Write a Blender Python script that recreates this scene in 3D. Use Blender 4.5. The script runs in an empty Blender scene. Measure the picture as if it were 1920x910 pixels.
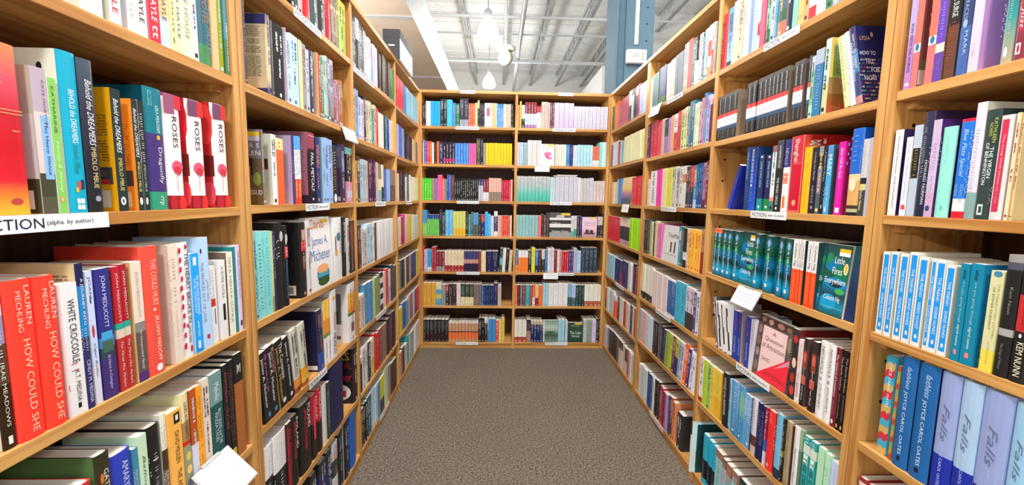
import bpy, math, random
import numpy as np
from mathutils import Vector, Matrix
random.seed(7)
scn = bpy.context.scene
COL = scn.collection

# ------------------------------------------------------------------ camera, world, light, exposure
CAM_H = 1.30                       # lens height over the carpet; all 'z' levels below are relative to the lens
W, H, F = 1920, 910, 777.9         # picture size and focal length in pixels
PITCH, YAW, ROLL = 0.1078, -0.0333, 0.0158
def _rows():
    cy, sy = math.cos(YAW), math.sin(YAW)
    cp, sp = math.cos(PITCH), math.sin(PITCH)
    ex = Vector((cy, sy, 0)); y1 = Vector((-sy, cy, 0)); z1 = Vector((0, 0, 1))
    fw = cp*y1 - sp*z1
    up = sp*y1 + cp*z1
    c, s = math.cos(ROLL), math.sin(ROLL)
    return c*ex + s*up, -s*ex + c*up, fw
RT, UP, FW = _rows()
cam = bpy.data.cameras.new('camera'); camo = bpy.data.objects.new('camera', cam); COL.objects.link(camo)
cam.sensor_width = 36; cam.lens = F/W*36; cam.clip_start = 0.02; cam.clip_end = 200
m = Matrix((RT, UP, -FW)).transposed().to_4x4(); m.translation = Vector((0, 0, CAM_H))
camo.matrix_world = m
scn.camera = camo
wd = bpy.data.worlds.new('world'); scn.world = wd; wd.use_nodes = True
wd.node_tree.nodes['Background'].inputs[0].default_value = (0.93, 0.96, 1.0, 1)
WORLD_STRENGTH = 0.85
wd.node_tree.nodes['Background'].inputs[1].default_value = WORLD_STRENGTH
LAMP_WATTS = 65
# hanging lamps (x, y, z above lens); the first two are seen in the picture
LAMPS = [(-0.24, 8.2, 3.14), (-0.35, 13.5, 3.62), (0.1, 1.3, 3.0), (0.1, -1.9, 3.0), (3.6, 3.2, 3.0), (3.6, -1.6, 3.0)]
SOFFIT_FILL = [(-2.7, 1.2, 1.35), (-2.7, 4.4, 1.35), (-2.7, -1.9, 1.35)]      # unseen pendants added to brighten the soffit underside, behind the left bookcases
vs = scn.view_settings
vs.view_transform = 'Standard'; vs.look = 'None'; vs.gamma = 1; vs.use_curve_mapping = False
vs.exposure = 0.30
try:
    scn.cycles.max_bounces = 8; scn.cycles.diffuse_bounces = 5
except Exception:
    pass

# ------------------------------------------------------------------ helpers
def lin(c):
    return c/12.92 if c <= 0.04045 else ((c+0.055)/1.055)**2.4
def hexrgb(s):
    return tuple(int(ch, 16)/15 for ch in s)
def hx(s):
    return tuple(lin(v) for v in hexrgb(s)) + (1,)

def P(px, py):                       # viewing ray through a picture point
    return FW + RT*((px-W/2)/F) + UP*((H/2-py)/F)
def solve_u(px, known):              # known: dict axis->value for two axes; returns the third so that the point shows at column px
    n = RT*F - FW*(px-W/2)
    ax = [a for a in 'xyz' if a not in known][0]
    s = sum(n['xyz'.index(a)]*v for a, v in known.items())
    return -s/n['xyz'.index(ax)]
def solve_v(py, known):
    n = UP*F + FW*(py-H/2)
    ax = [a for a in 'xyz' if a not in known][0]
    s = sum(n['xyz'.index(a)]*v for a, v in known.items())
    return -s/n['xyz'.index(ax)]

XL, XR, YB = -0.6532, 0.9127, 3.4725          # front planes of the left, right and end bookcases
# wall frame: S runs to the viewer's right along the wall, D runs into the shelf
def world_pt(wall, S, D, z):
    if wall == 'L': return Vector((XL-D, S, z+CAM_H))
    if wall == 'R': return Vector((XR+D, -S, z+CAM_H))
    return Vector((S, YB+D, z+CAM_H))
ROT = {'L': math.pi/2, 'R': -math.pi/2, 'B': 0.0}
def S_of(wall, px, D, z):
    if wall == 'L': return solve_u(px, {'x': XL-D, 'z': z})
    if wall == 'R': return -solve_u(px, {'x': XR+D, 'z': z})
    return solve_u(px, {'y': YB+D, 'z': z})
def z_of(wall, py, S, D):
    p = world_pt(wall, S, D, 0)
    return solve_v(py, {'x': p.x, 'y': p.y})

def nodes(name, rough=0.6, spec=0.4):
    mt = bpy.data.materials.new(name); mt.use_nodes = True
    nt = mt.node_tree; b = nt.nodes['Principled BSDF']
    b.inputs['Roughness'].default_value = rough
    b.inputs['Specular IOR Level'].default_value = spec
    return mt, nt, b
def plain(name, col, rough=0.6, spec=0.4, metal=0, var=0.06, scale=8):
    mt, nt, b = nodes(name, rough, spec)
    n = nt.nodes.new('ShaderNodeTexNoise'); n.inputs['Scale'].default_value = scale; n.inputs['Detail'].default_value = 4
    tc = nt.nodes.new('ShaderNodeTexCoord'); nt.links.new(tc.outputs['Object'], n.inputs['Vector'])
    r = nt.nodes.new('ShaderNodeValToRGB'); nt.links.new(n.outputs['Fac'], r.inputs[0])
    r.color_ramp.elements[0].position = 0.3; r.color_ramp.elements[1].position = 0.7
    c = [lin(v) for v in col]
    r.color_ramp.elements[0].color = [v*(1-var) for v in c]+[1]; r.color_ramp.elements[1].color = [min(1, v*(1+var)) for v in c]+[1]
    nt.links.new(r.outputs[0], b.inputs['Base Color']); b.inputs['Metallic'].default_value = metal
    return mt
def wood(name, axis, base=(0.86, 0.66, 0.39), dark=(0.73, 0.50, 0.245)):
    mt, nt, b = nodes(name, 0.42, 0.45)
    tc = nt.nodes.new('ShaderNodeTexCoord'); mp = nt.nodes.new('ShaderNodeMapping')
    sc = [34, 34, 34]; sc[axis] = 1.6
    mp.inputs['Scale'].default_value = sc
    nt.links.new(tc.outputs['Object'], mp.inputs[0])
    n = nt.nodes.new('ShaderNodeTexNoise'); n.inputs['Scale'].default_value = 1.0; n.inputs['Detail'].default_value = 6; n.inputs['Distortion'].default_value = 0.9
    nt.links.new(mp.outputs[0], n.inputs['Vector'])
    r = nt.nodes.new('ShaderNodeValToRGB'); nt.links.new(n.outputs['Fac'], r.inputs[0])
    e = r.color_ramp.elements
    e[0].position = 0.36; e[0].color = [lin(v) for v in dark]+[1]
    e[1].position = 0.56; e[1].color = [lin(v) for v in base]+[1]
    n2 = nt.nodes.new('ShaderNodeTexNoise'); n2.inputs['Scale'].default_value = 2.3
    nt.links.new(tc.outputs['Object'], n2.inputs['Vector'])
    mx = nt.nodes.new('ShaderNodeMix'); mx.data_type = 'RGBA'; mx.blend_type = 'MULTIPLY'
    r2 = nt.nodes.new('ShaderNodeValToRGB'); nt.links.new(n2.outputs['Fac'], r2.inputs[0])
    r2.color_ramp.elements[0].position = .3; r2.color_ramp.elements[1].position = .7
    r2.color_ramp.elements[0].color = (0.82, 0.78, 0.72, 1); r2.color_ramp.elements[1].color = (1, 1, 1, 1)
    mx.inputs[0].default_value = 1
    nt.links.new(r.outputs[0], mx.inputs[6]); nt.links.new(r2.outputs[0], mx.inputs[7])
    nt.links.new(mx.outputs[2], b.inputs['Base Color'])
    bp = nt.nodes.new('ShaderNodeBump'); bp.inputs['Strength'].default_value = 0.08
    nt.links.new(n.outputs['Fac'], bp.inputs['Height']); nt.links.new(bp.outputs[0], b.inputs['Normal'])
    return mt
WX, WY, WZ = wood('wood_x', 0), wood('wood_y', 1), wood('wood_z', 2)
def attr_mat(name, rough, spec, speck=0.0):
    mt, nt, b = nodes(name, rough, spec)
    a = nt.nodes.new('ShaderNodeVertexColor'); a.layer_name = 'Col'
    if speck:
        tc = nt.nodes.new('ShaderNodeTexCoord')
        mp = nt.nodes.new('ShaderNodeMapping'); mp.inputs['Scale'].default_value = (900, 900, 900) if speck > 0.1 else (60, 60, 25)
        n = nt.nodes.new('ShaderNodeTexNoise'); n.inputs['Scale'].default_value = 1
        nt.links.new(tc.outputs['Object'], mp.inputs[0]); nt.links.new(mp.outputs[0], n.inputs['Vector'])
        r = nt.nodes.new('ShaderNodeValToRGB'); nt.links.new(n.outputs['Fac'], r.inputs[0])
        r.color_ramp.elements[0].position = .35; r.color_ramp.elements[1].position = .65
        v = 1-speck
        r.color_ramp.elements[0].color = (v, v, v, 1); r.color_ramp.elements[1].color = (1, 1, 1, 1)
        mx = nt.nodes.new('ShaderNodeMix'); mx.data_type = 'RGBA'; mx.blend_type = 'MULTIPLY'; mx.inputs[0].default_value = 1
        nt.links.new(a.outputs[0], mx.inputs[6]); nt.links.new(r.outputs[0], mx.inputs[7]); nt.links.new(mx.outputs[2], b.inputs['Base Color'])
    else:
        nt.links.new(a.outputs[0], b.inputs['Base Color'])
    return mt
M_COVER = attr_mat('book_cover', 0.42, 0.3, 0.05)
M_PAGE = attr_mat('page_paper', 0.85, 0.1, 0.22)
M_PRINT = attr_mat('printed_ink', 0.5, 0.25)

class MB:
    """collects quads / polygons with a colour each, links them as one mesh object"""
    def __init__(s): s.v = []; s.f = []; s.c = []
    def poly(s, pts, col, cols=None):
        i = len(s.v); s.v += [tuple(p) for p in pts]; s.f.append(tuple(range(i, i+len(pts))))
        s.c += cols if cols else [col]*len(pts)
    def box(s, a, b, col=(1, 1, 1, 1), rot=None):
        x0, y0, z0 = a; x1, y1, z1 = b
        V = [Vector(p) for p in ((x0, y0, z0), (x1, y0, z0), (x1, y1, z0), (x0, y1, z0), (x0, y0, z1), (x1, y0, z1), (x1, y1, z1), (x0, y1, z1))]
        if rot: V = [rot @ p for p in V]
        for q in ((3, 2, 1, 0), (4, 5, 6, 7), (0, 1, 5, 4), (1, 2, 6, 5), (2, 3, 7, 6), (3, 0, 4, 7)):
            s.poly([V[k] for k in q], col)
    def tube(s, a, b, r, col=(1, 1, 1, 1), n=10, caps=True, r2=None):
        a, b = Vector(a), Vector(b); d = (b-a).normalized(); r2 = r if r2 is None else r2
        t = d.orthogonal().normalized(); w = d.cross(t)
        A = [a+(t*math.cos(k*2*math.pi/n)+w*math.sin(k*2*math.pi/n))*r for k in range(n)]
        B = [b+(t*math.cos(k*2*math.pi/n)+w*math.sin(k*2*math.pi/n))*r2 for k in range(n)]
        for k in range(n): s.poly([A[k], A[(k+1) % n], B[(k+1) % n], B[k]], col)
        if caps: s.poly(A[::-1], col); s.poly(B, col)
    def lathe(s, c, prof, n=28, col=(1, 1, 1, 1)):
        c = Vector(c)
        rings = [[c+Vector((r*math.cos(k*2*math.pi/n), r*math.sin(k*2*math.pi/n), z)) for k in range(n)] for r, z in prof]
        for A, B in zip(rings, rings[1:]):
            for k in range(n): s.poly([A[k], A[(k+1) % n], B[(k+1) % n], B[k]], col)
    def build(s, name, mat, parent=None, loc=None, bevel=0, weld=False, smooth=False):
        me = bpy.data.meshes.new(name); me.from_pydata(s.v, [], s.f); me.materials.append(mat)
        ca = me.color_attributes.new('Col', 'FLOAT_COLOR', 'CORNER')
        ca.data.foreach_set('color', np.array(s.c, dtype=np.float32).ravel())
        if weld or bevel or smooth:
            import bmesh
            bm = bmesh.new(); bm.from_mesh(me); bmesh.ops.remove_doubles(bm, verts=bm.verts, dist=1e-5)
            bm.to_mesh(me); bm.free()
        if smooth:
            for p in me.polygons: p.use_smooth = True
        o = bpy.data.objects.new(name, me); COL.objects.link(o)
        if parent: o.parent = parent
        if loc is not None: o.location = loc
        if bevel:
            md = o.modifiers.new('bevel', 'BEVEL'); md.width = bevel; md.segments = 2; md.limit_method = 'ANGLE'
        return o
def tag(o, label=None, cat=None, group=None, kind=None):
    if label: o['label'] = label
    if cat: o['category'] = cat
    if group: o['group'] = group
    if kind: o['kind'] = kind
    return o
def empty(name, loc, rz=0):
    o = bpy.data.objects.new(name, None); COL.objects.link(o); o.location = loc; o.rotation_euler.z = rz; o.empty_display_size = .05
    return o

_tc = {}
def text_polys(txt, shear=0.0):
    """outline polygons of a line of lettering, normalised to a 1 x 1 box, plus its aspect"""
    key = (txt, shear)
    if key in _tc: return _tc[key]
    cu = bpy.data.curves.new('t', 'FONT'); cu.body = txt; cu.resolution_u = 2; cu.shear = shear; cu.offset = 0.0
    ob = bpy.data.objects.new('t', cu); COL.objects.link(ob)
    me = ob.to_mesh()
    V = np.array([v.co[:2] for v in me.vertices]) if len(me.vertices) else np.zeros((1, 2))
    Fc = [tuple(p.vertices) for p in me.polygons]
    ob.to_mesh_clear(); bpy.data.objects.remove(ob); bpy.data.curves.remove(cu)
    lo, hi = V.min(0), V.max(0); sz = np.maximum(hi-lo, 1e-6)
    _tc[key] = ((V-lo)/sz, Fc, sz[0]/sz[1])
    return _tc[key]
def put_text(mb, txt, o, ex, ey, w, h, col, shear=0.0, stretch=False):
    """lettering in the box o + [0..w] ex + [0..h] ey, centred, reading along ex"""
    V, Fc, asp = text_polys(txt, shear)
    tw, th = w, w/asp
    if th > h: tw, th = h*asp, h
    if stretch or th < h*0.8: tw, th = w, min(h, w/asp*1.6)
    a = o + ex*((w-tw)/2) + ey*((h-th)/2)
    base = len(mb.v)
    mb.v += [tuple(a + ex*(float(p[0])*tw) + ey*(float(p[1])*th)) for p in V]
    for f in Fc:
        mb.f.append(tuple(base+i for i in f)); mb.c += [col]*len(f)

# ------------------------------------------------------------------ setting
def struct(o): o['kind'] = 'structure'; return o
mt, nt, b = nodes('carpet', 0.95, 0.1)
tc = nt.nodes.new('ShaderNodeTexCoord')
n1 = nt.nodes.new('ShaderNodeTexNoise'); n1.inputs['Scale'].default_value = 105; n1.inputs['Detail'].default_value = 5; n1.inputs['Roughness'].default_value = .75
n2 = nt.nodes.new('ShaderNodeTexNoise'); n2.inputs['Scale'].default_value = 2.5; n2.inputs['Detail'].default_value = 3
for n in (n1, n2): nt.links.new(tc.outputs['Object'], n.inputs['Vector'])
r = nt.nodes.new('ShaderNodeValToRGB'); nt.links.new(n1.outputs['Fac'], r.inputs[0])
e = r.color_ramp.elements; e[0].position = .36; e[0].color = (0.035, 0.027, 0.020, 1); e[1].position = .64; e[1].color = (0.34, 0.285, 0.225, 1)
r2 = nt.nodes.new('ShaderNodeValToRGB'); nt.links.new(n2.outputs['Fac'], r2.inputs[0])
r2.color_ramp.elements[0].color = (.85, .85, .85, 1); r2.color_ramp.elements[1].color = (1, 1, 1, 1)
mx = nt.nodes.new('ShaderNodeMix'); mx.data_type = 'RGBA'; mx.blend_type = 'MULTIPLY'; mx.inputs[0].default_value = 1
nt.links.new(r.outputs[0], mx.inputs[6]); nt.links.new(r2.outputs[0], mx.inputs[7]); nt.links.new(mx.outputs[2], b.inputs['Base Color'])
bp = nt.nodes.new('ShaderNodeBump'); bp.inputs['Strength'].default_value = .5; bp.inputs['Distance'].default_value = .01
nt.links.new(n1.outputs['Fac'], bp.inputs['Height']); nt.links.new(bp.outputs[0], b.inputs['Normal'])
M_CARPET = mt
M_DECK = plain('deck_paint', (0.95, 0.955, 0.955), .7)
M_WALL = plain('wall_paint', (0.90, 0.90, 0.89), .8)
M_TAN = plain('soffit_paint', (0.88, 0.81, 0.74), .8, scale=3)
M_STEEL = plain('galvanised_steel', (0.70, 0.71, 0.71), .45, .5, .1, .12)
M_WSTEEL = plain('white_painted_steel', (0.80, 0.82, 0.83), .5, .4, 0, .05)
M_BLUE = plain('blue_grey_paint', (0.34, 0.44, 0.50), .75, .12, 0, .05)
M_WHITE = plain('white_plastic', (0.93, 0.93, 0.92), .4, .4, 0, .01)
M_GREYPL = plain('grey_plastic', (0.62, 0.64, 0.62), .35, .5, 0, .02)
M_DARK = plain('black_card', (0.16, 0.17, 0.19), .6, .3, 0, .1)
M_CREAM = plain('cream_plastic', (0.58, 0.56, 0.50), .4, .4, 0, .02)
M_HOLE = plain('drilled_hole', (0.10, 0.06, 0.03), .9, .1)

s = MB(); s.box((-9, -5, -0.1), (9, 18, 0)); struct(s.build('floor', M_CARPET))
ZC = CAM_H+5.15
s = MB()
y = -5.0
while y < 18:
    s.box((-9, y, ZC), (9, y+.55, ZC+.06)); s.box((-9, y+.55, ZC+.03), (9, y+.62, ZC+.09)); y += .62
struct(s.build('ceiling', M_DECK))
s = MB(); s.box((-9, 18, 0), (9, 18.2, ZC)); struct(s.build('wall_far', M_WALL))
s = MB(); s.box((-9.2, -5, 0), (-9, 18.2, ZC)); struct(s.build('wall_left', M_WALL))
s = MB(); s.box((9, -5, 0), (9.2, 18.2, ZC)); struct(s.build('wall_right', M_WALL))
# boxed soffit over the left shelves
s = MB(); s.box((-4.2, -3, CAM_H+2.2), (-1.09, 17.9, CAM_H+2.78)); struct(s.build('trim_1', M_TAN))
s = MB()
for yy in (0.2, 2.8, 5.4, 8.0, 10.6, 13.2): s.box((-1.0895, yy, CAM_H+2.2), (-1.085, yy+.02, CAM_H+2.78)); s.box((-4.2, yy, CAM_H+2.19), (-1.085, yy+.09, CAM_H+2.1999))
s.box((-1.0898, -3, CAM_H+2.2), (-1.086, 17.9, CAM_H+2.78))
struct(s.build('trim_2', M_WSTEEL))
# concrete beam and wall stub at the right of the roof
s = MB(); s.box((3.3, 12.0, CAM_H+2.0), (9, 12.5, ZC)); s.box((3.0, 12.6, CAM_H+3.0), (3.5, 17.9, CAM_H+3.9)); struct(s.build('trim_3', M_WALL))

# bar joists along the aisle
def joist(x):
    r_ = empty('roof_joist', (x, 6, ZC-.5))
    zb, zt = 0.0, .47
    a = MB(); a.box((-.055, -10, zb), (-.012, 11.9, zb+.045)); a.box((.012, -10, zb), (.055, 11.9, zb+.045))
    a.build('bottom_chord', M_STEEL, r_)
    a = MB(); a.box((-.055, -10, zt-.04), (-.012, 11.9, zt+.02)); a.box((.012, -10, zt-.04), (.055, 11.9, zt+.02))
    a.build('top_chord', M_WSTEEL, r_)
    a = MB(); yy = -10.0; k = 0
    while yy < 11.3:
        z0, z1 = (zb+.02, zt-.02) if k % 2 == 0 else (zt-.02, zb+.02)
        a.tube((0, yy, z0), (0, yy+.42, z1), .011, n=6); yy += .42; k += 1
    a.build('web_bar', M_WSTEEL, r_)
    return r_
for i, jx in enumerate([-4.4, -3.2, -2.05, -.97, .14, 1.24, 2.33, 3.35, 4.35, 5.45, 6.6]):
    o = joist(jx)
    d = {4: 'dark bar joist running straight over the middle of the aisle', 3: 'bar joist just beside the white lamp, left of centre aisle',
         5: 'bar joist right of the thick grey pipe overhead', 6: 'bar joist with zigzag webbing left of the blue column'}.get(i)
    if d: tag(o, d, 'joist', 'roof joists')
    elif i < 3: tag(o, ['bar joist farthest left above the boxed soffit', 'second bar joist from left above the boxed soffit', 'bar joist just left of the lamp joist above soffit'][i], 'joist', 'roof joists')
    else: tag(o, ['bar joist just right of the blue column', 'second bar joist right of the blue column', 'third bar joist right of the blue column', 'fourth bar joist right of the blue column'][i-7], 'joist', 'roof joists')
def pipe(name, a, b, r, mat, label, cat):
    s = MB(); s.tube(a, b, r, n=12); tag(s.build(name, mat, weld=True, smooth=False), label, cat)
zz = CAM_H
pipe('roof_pipe', (.52, -4, zz+4.2), (.52, 17.9, zz+4.2), .055, M_STEEL, 'thick grey pipe running along the roof right of the globe', 'pipe')
pipe('roof_conduit', (-3, 9.3, zz+4.35), (1.7, 9.3, zz+4.3), .018, M_WSTEEL, 'thin white conduit crossing above the hanging lamp', 'conduit')
pipe('roof_conduit', (-2.6, 10.2, zz+4.2), (7, 10.2, zz+4.2), .03, M_WSTEEL, 'white conduit crossing the roof behind the hanging lamp', 'conduit')
pipe('roof_conduit', (-2.6, 11.5, zz+4.3), (7, 11.5, zz+4.3), .025, M_WSTEEL, 'white conduit crossing the roof above the globe fixture', 'conduit')
pipe('roof_conduit', (-2.6, 13.0, zz+4.1), (9, 13.0, zz+4.05), .05, M_WSTEEL, 'lowest and thickest white pipe crossing the roof, nearest the end shelves', 'pipe')
s = MB()
for k in range(16): s.box((-.75+k*.085, 8.6, zz+4.32), (-.69+k*.085, 8.64, zz+4.37))
s.box((-.75, 8.64, zz+4.32), (.6, 8.66, zz+4.37))
tag(s.build('slotted_strut', M_STEEL), 'short slotted metal strut fixed across the roof above the lamp', 'strut')

# hanging high-bay lamps
mt, nt, b = nodes('lamp_diffuser', .4); b.inputs['Emission Color'].default_value = (1, .99, .96, 1); b.inputs['Emission Strength'].default_value = 5; b.inputs['Base Color'].default_value = (1, 1, 1, 1)
M_LAMP = mt
LL = ['glowing white bell lamp hanging above the aisle', 'smaller distant glowing lamp low over the end bookcase', 'bell lamp directly over the aisle carpet', 'bell lamp over the aisle entrance',
      'bell lamp beyond the blue column side', 'bell lamp over the entrance, column side']
for i, (x, y, z) in enumerate(LAMPS):
    o = tag(empty('hanging_lamp', (x, y, z+CAM_H)), LL[i], 'lamp', 'hanging bell lamps')
    a = MB(); a.lathe((0, 0, 0), [(.001, -.20), (.11, -.20), (.185, -.18), (.205, -.12), (.185, .0), (.14, .11), (.09, .17), (.001, .2)]); a.build('lamp_shade', M_LAMP, o, smooth=True)
    a = MB(); a.lathe((0, 0, 0), [(.001, .19), (.07, .19), (.07, .33), (.04, .36), (.001, .36)]); a.build('lamp_housing', M_WSTEEL, o, smooth=True)
    a = MB(); a.tube((0, 0, .35), (0, 0, ZC-CAM_H-z), .012, n=8); a.build('suspension_rod', M_WSTEEL, o)
    l = bpy.data.lights.new('lamp_light', 'AREA'); l.shape = 'DISK'; l.size = .55; l.energy = LAMP_WATTS*(.7 if 1 < i else .9); l.color = (1, .97, .93); l.spread = math.radians(175)
    lo = bpy.data.objects.new('lamp_light', l); COL.objects.link(lo); lo.parent = o; lo.location = (0, 0, -.215)
    l = bpy.data.lights.new('lamp_glow', 'POINT'); l.energy = LAMP_WATTS*(2.3 if 1 < i else 3.1); l.color = (1, .98, .95); l.shadow_soft_size = .25
    lo = bpy.data.objects.new('lamp_glow', l); COL.objects.link(lo); lo.parent = o; lo.location = (0, 0, -.5)
for i, (x, y, z) in enumerate(SOFFIT_FILL):  # added fill lamps, hidden by the left bookcases, to light the soffit from below
    o = tag(empty('pendant_lamp', (x, y, z+CAM_H)), ['small pendant lamp below the soffit beside the nearest left bookcase', 'small pendant lamp below the soffit behind the far left bookcase', 'small pendant lamp below the soffit by the entrance'][i], 'lamp', 'pendant lamps under the soffit')
    a = MB(); a.lathe((0, 0, 0), [(.001, -.1), (.08, -.08), (.1, 0), (.08, .08), (.001, .1)]); a.build('lamp_shade', M_LAMP, o, smooth=True)
    a = MB(); a.tube((0, 0, .1), (0, 0, 2.2-z), .006, n=8); a.build('suspension_rod', M_WSTEEL, o)
    l = bpy.data.lights.new('lamp_light', 'POINT'); l.energy = 170; l.shadow_soft_size = .12; l.color = (1, .95, .88)
    lo = bpy.data.objects.new('lamp_light', l); COL.objects.link(lo); lo.parent = o; lo.location = (0, 0, -.25)
# globe fixture
gx, gy, gz = 0.10, 8.8, CAM_H+2.85
o = tag(empty('globe_fixture', (gx, gy, gz)), 'unlit cream globe under a round disc, hanging beside the lit lamp', 'globe fixture')
a = MB(); a.lathe((0, 0, 0), [(.001, -.17)]+[(.15*math.cos(t), .15*math.sin(t)-.02) for t in [k*math.pi/16-math.pi/2+.15 for k in range(0, 14)]]+[(.11, .14)]); a.build('globe', M_CREAM, o, smooth=True)
a = MB(); a.lathe((0, 0, 0), [(.001, .13), (.17, .13), (.2, .15), (.2, .175), (.12, .2), (.001, .2)]); a.build('mounting_disc', M_CREAM, o)
a = MB(); a.tube((0, 0, .19), (0, 0, ZC-gz), .02, n=8); a.build('suspension_rod', M_WSTEEL, o)

# blue-grey steel column behind the corner, with conduit and thermostat
yc = 3.80
cx0, cx1 = solve_u(1150.5, {'y': yc, 'z': .95}), solve_u(1222, {'y': yc, 'z': 1.1})
o = tag(empty('steel_column', ((cx0+cx1)/2, yc+.15, 0)), 'blue-grey steel column standing behind the bookcase corner', 'column')
w2 = (cx1-cx0)/2
a = MB(); a.box((-w2, -.15, 0), (-w2+.02, .2, ZC)); a.build('flange', M_BLUE, o)
a = MB(); a.box((w2-.16, -.15, 0), (w2, -.13, ZC)); a.box((w2-.02, -.13, 0), (w2, .2, ZC)); a.build('flange', M_BLUE, o)
a = MB(); a.box((-w2+.02, -.12, 0), (w2-.02, .18, ZC)); a.build('web', M_BLUE, o)
a = MB(); a.box((-w2+.085, -.155, 0), (-w2+.20, -.12, ZC)); a.build('front_plate', M_BLUE, o)
for k, vz in enumerate((14, 45, 77)):
    hz = solve_v(vz, {'x': cx0+w2*1.62, 'y': yc})+CAM_H
    a = MB(); a.tube((w2*.62, -.1505, hz), (w2*.62, -.1525, hz), .006, n=10); a.build('bolt_hole', M_HOLE, o)
tu = solve_u(1192, {'y': yc-.03, 'z': 1.2})
o2 = tag(empty('thermostat', (tu, yc-.03, CAM_H+solve_v(109, {'x': tu, 'y': yc}))), 'white thermostat with grey screen mounted on the blue column', 'thermostat')
a = MB(); a.box((-.088, -.03, -.058), (.088, .022, .058)); a.build('housing', M_WHITE, o2, bevel=.012)
a = MB(); a.box((-.04, -.032, -.012), (.022, -.0301, .028)); a.build('screen', M_GREYPL, o2)
a = MB()
for k in range(3): a.box((.04, -.0325, -.03+k*.022), (.062, -.0301, -.018+k*.022))
a.build('button', M_CREAM, o2)
a = MB(); a.box((-.014, yc-.028, CAM_H+1.36), (.014, yc-.004, ZC)); oo = a.build('wall_conduit', M_WHITE, loc=(tu, 0, 0)); tag(oo, 'white surface conduit rising from the thermostat up the column', 'conduit')
oo.data.transform(Matrix.Translation((0, 0, 0)))

# ------------------------------------------------------------------ bookcases
TB = 0.022      # board thickness
DEPTH = 0.262
def case(wall, name, label, bays, top, dbl=True):
    """bays: list of (S0, S1, [shelf top heights, highest first, last is the bottom board])"""
    S0, S1 = bays[0][0], bays[-1][1]
    o = tag(empty(name, world_pt(wall, S0, 0, -CAM_H), ROT[wall]), label, 'bookcase', 'bookcases lining the aisle')
    WS = {'L': WX, 'R': WX, 'B': WX}[wall]
    zt = top+CAM_H
    def bx(nm, a, b, mat, bev=.0015):
        s = MB(); s.box(a, b); return s.build(nm, mat, o, bevel=bev)
    bx('side_panel', (-TB, 0, 0), (0, DEPTH, zt-TB), WZ); bx('side_panel', (S1-S0, 0, 0), (S1-S0+TB, DEPTH, zt-TB), WZ)
    bx('top_board', (-TB, -.004, zt-TB), (S1-S0+TB, DEPTH, zt), WS)
    bx('back_panel', (0.0005, DEPTH-.008, 0.0005), (S1-S0-.0005, DEPTH-.0005, zt-TB-.0005), WB)
    for k, (a, b, zs) in enumerate(bays):
        if k: bx('divider', (bays[k-1][1]-S0, 0, 0), (a-S0, DEPTH-.009, zt-TB-.001), WZ)
        for j, z in enumerate(zs):
            zz_ = z+CAM_H
            bx('shelf', (a-S0+.0005, .001, zz_-TB), (b-S0-.0005, DEPTH-.009, zz_), WS)
            if j < len(zs)-1:
                bx('cleat', (a-S0+.0005, .03, zz_-TB-.018), (a-S0+.016, DEPTH-.03, zz_-TB-.0005), WS, 0)
                bx('cleat', (b-S0-.016, .03, zz_-TB-.018), (b-S0-.0005, DEPTH-.03, zz_-TB-.0005), WS, 0)
        bx('kick_board', (a-S0+.0005, .006, 0.0005), (b-S0-.0005, .02, zs[-1]+CAM_H-TB-.0005), WS, 0)
    # pin holes on the panel face one sees from the aisle entrance (the far end of each bay)
    rr = random.Random(len(label))
    for k, (a, b, zs) in enumerate(bays):
        if wall == 'B': continue
        if wall == 'L' and a > 1.2 or wall == 'R' and a < -2: continue
        far = (b-S0) if wall == 'L' else (a-S0)
        sg = -1 if wall == 'L' else 1
        for j in range(len(zs)-1):
            for hz in (.1, .19):
                z = zs[j+1]+CAM_H+hz+rr.uniform(-.02, .02)
                yh = .05+rr.uniform(-.004, .004); s = MB(); s.tube((far+sg*.0001, yh, z), (far+sg*.0005, yh, z), .0045, n=10); s.build('pin_hole', M_HOLE, o)
    return o
WB = wood('wood_back', 2, (0.36, 0.21, 0.13), (0.27, 0.15, 0.08))
L4z = [.585, .2837, -.0343, -.351, -.6706, -.955, -1.245]
L3z = [.5875, .2823, -.0321, -.3484, -.6557, -.957, -1.245]
L2z = [.5746, .2651, -.0333, -.3496, -.6506, -.9594, -1.245]
L1z = [.5684, .2597, -.0353, -.3332, -.6389, -.9407, -1.245]
BKz = [.5707, .2673, -.0315, -.3267, -.6297, -.9233, -1.2448]
R1z = [.5535, .2666, -.0361, -.3329, -.6359, -.9219, -1.245]
R2z = [.5432, .256, -.0361, -.3315, -.6188, -.9006, -1.245]
R3z = [.5406, .2496, -.0332, -.3106, -.6092, -.9015, -1.245]
R4z = [.5550, .2569, -.0274, -.3118, -.5975, -.9000, -1.245]
case('L', 'bookcase', 'honey wood bookcase nearest the viewer on the aisle side under the soffit', [(.30, 1.0746, L4z)], .8560)
case('L', 'bookcase', 'three-bay wooden bookcase along the left side with black storage box on top', [(1.1215, 1.9092, L3z), (1.9342, 2.690, L2z), (2.712, 3.4485, L1z)], .8534)
case('B', 'bookcase', 'two-bay wooden bookcase closing the far end of the aisle', [(-.633, .1260, BKz), (.1480, .8907, BKz)], .8546)
case('R', 'bookcase', 'single-bay wooden bookcase in the corner before the blue column', [(-3.4485, -2.6428, R1z)], .8608)
case('R', 'bookcase', 'two-bay wooden bookcase along the right side of the aisle', [(-2.5984, -1.8017, R2z), (-1.7736, -1.0062+.0, R3z)], .8600)
case('R', 'bookcase', 'honey wood bookcase nearest the viewer on the column side', [(-.9600, -.19, R4z)], .8600)
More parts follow.
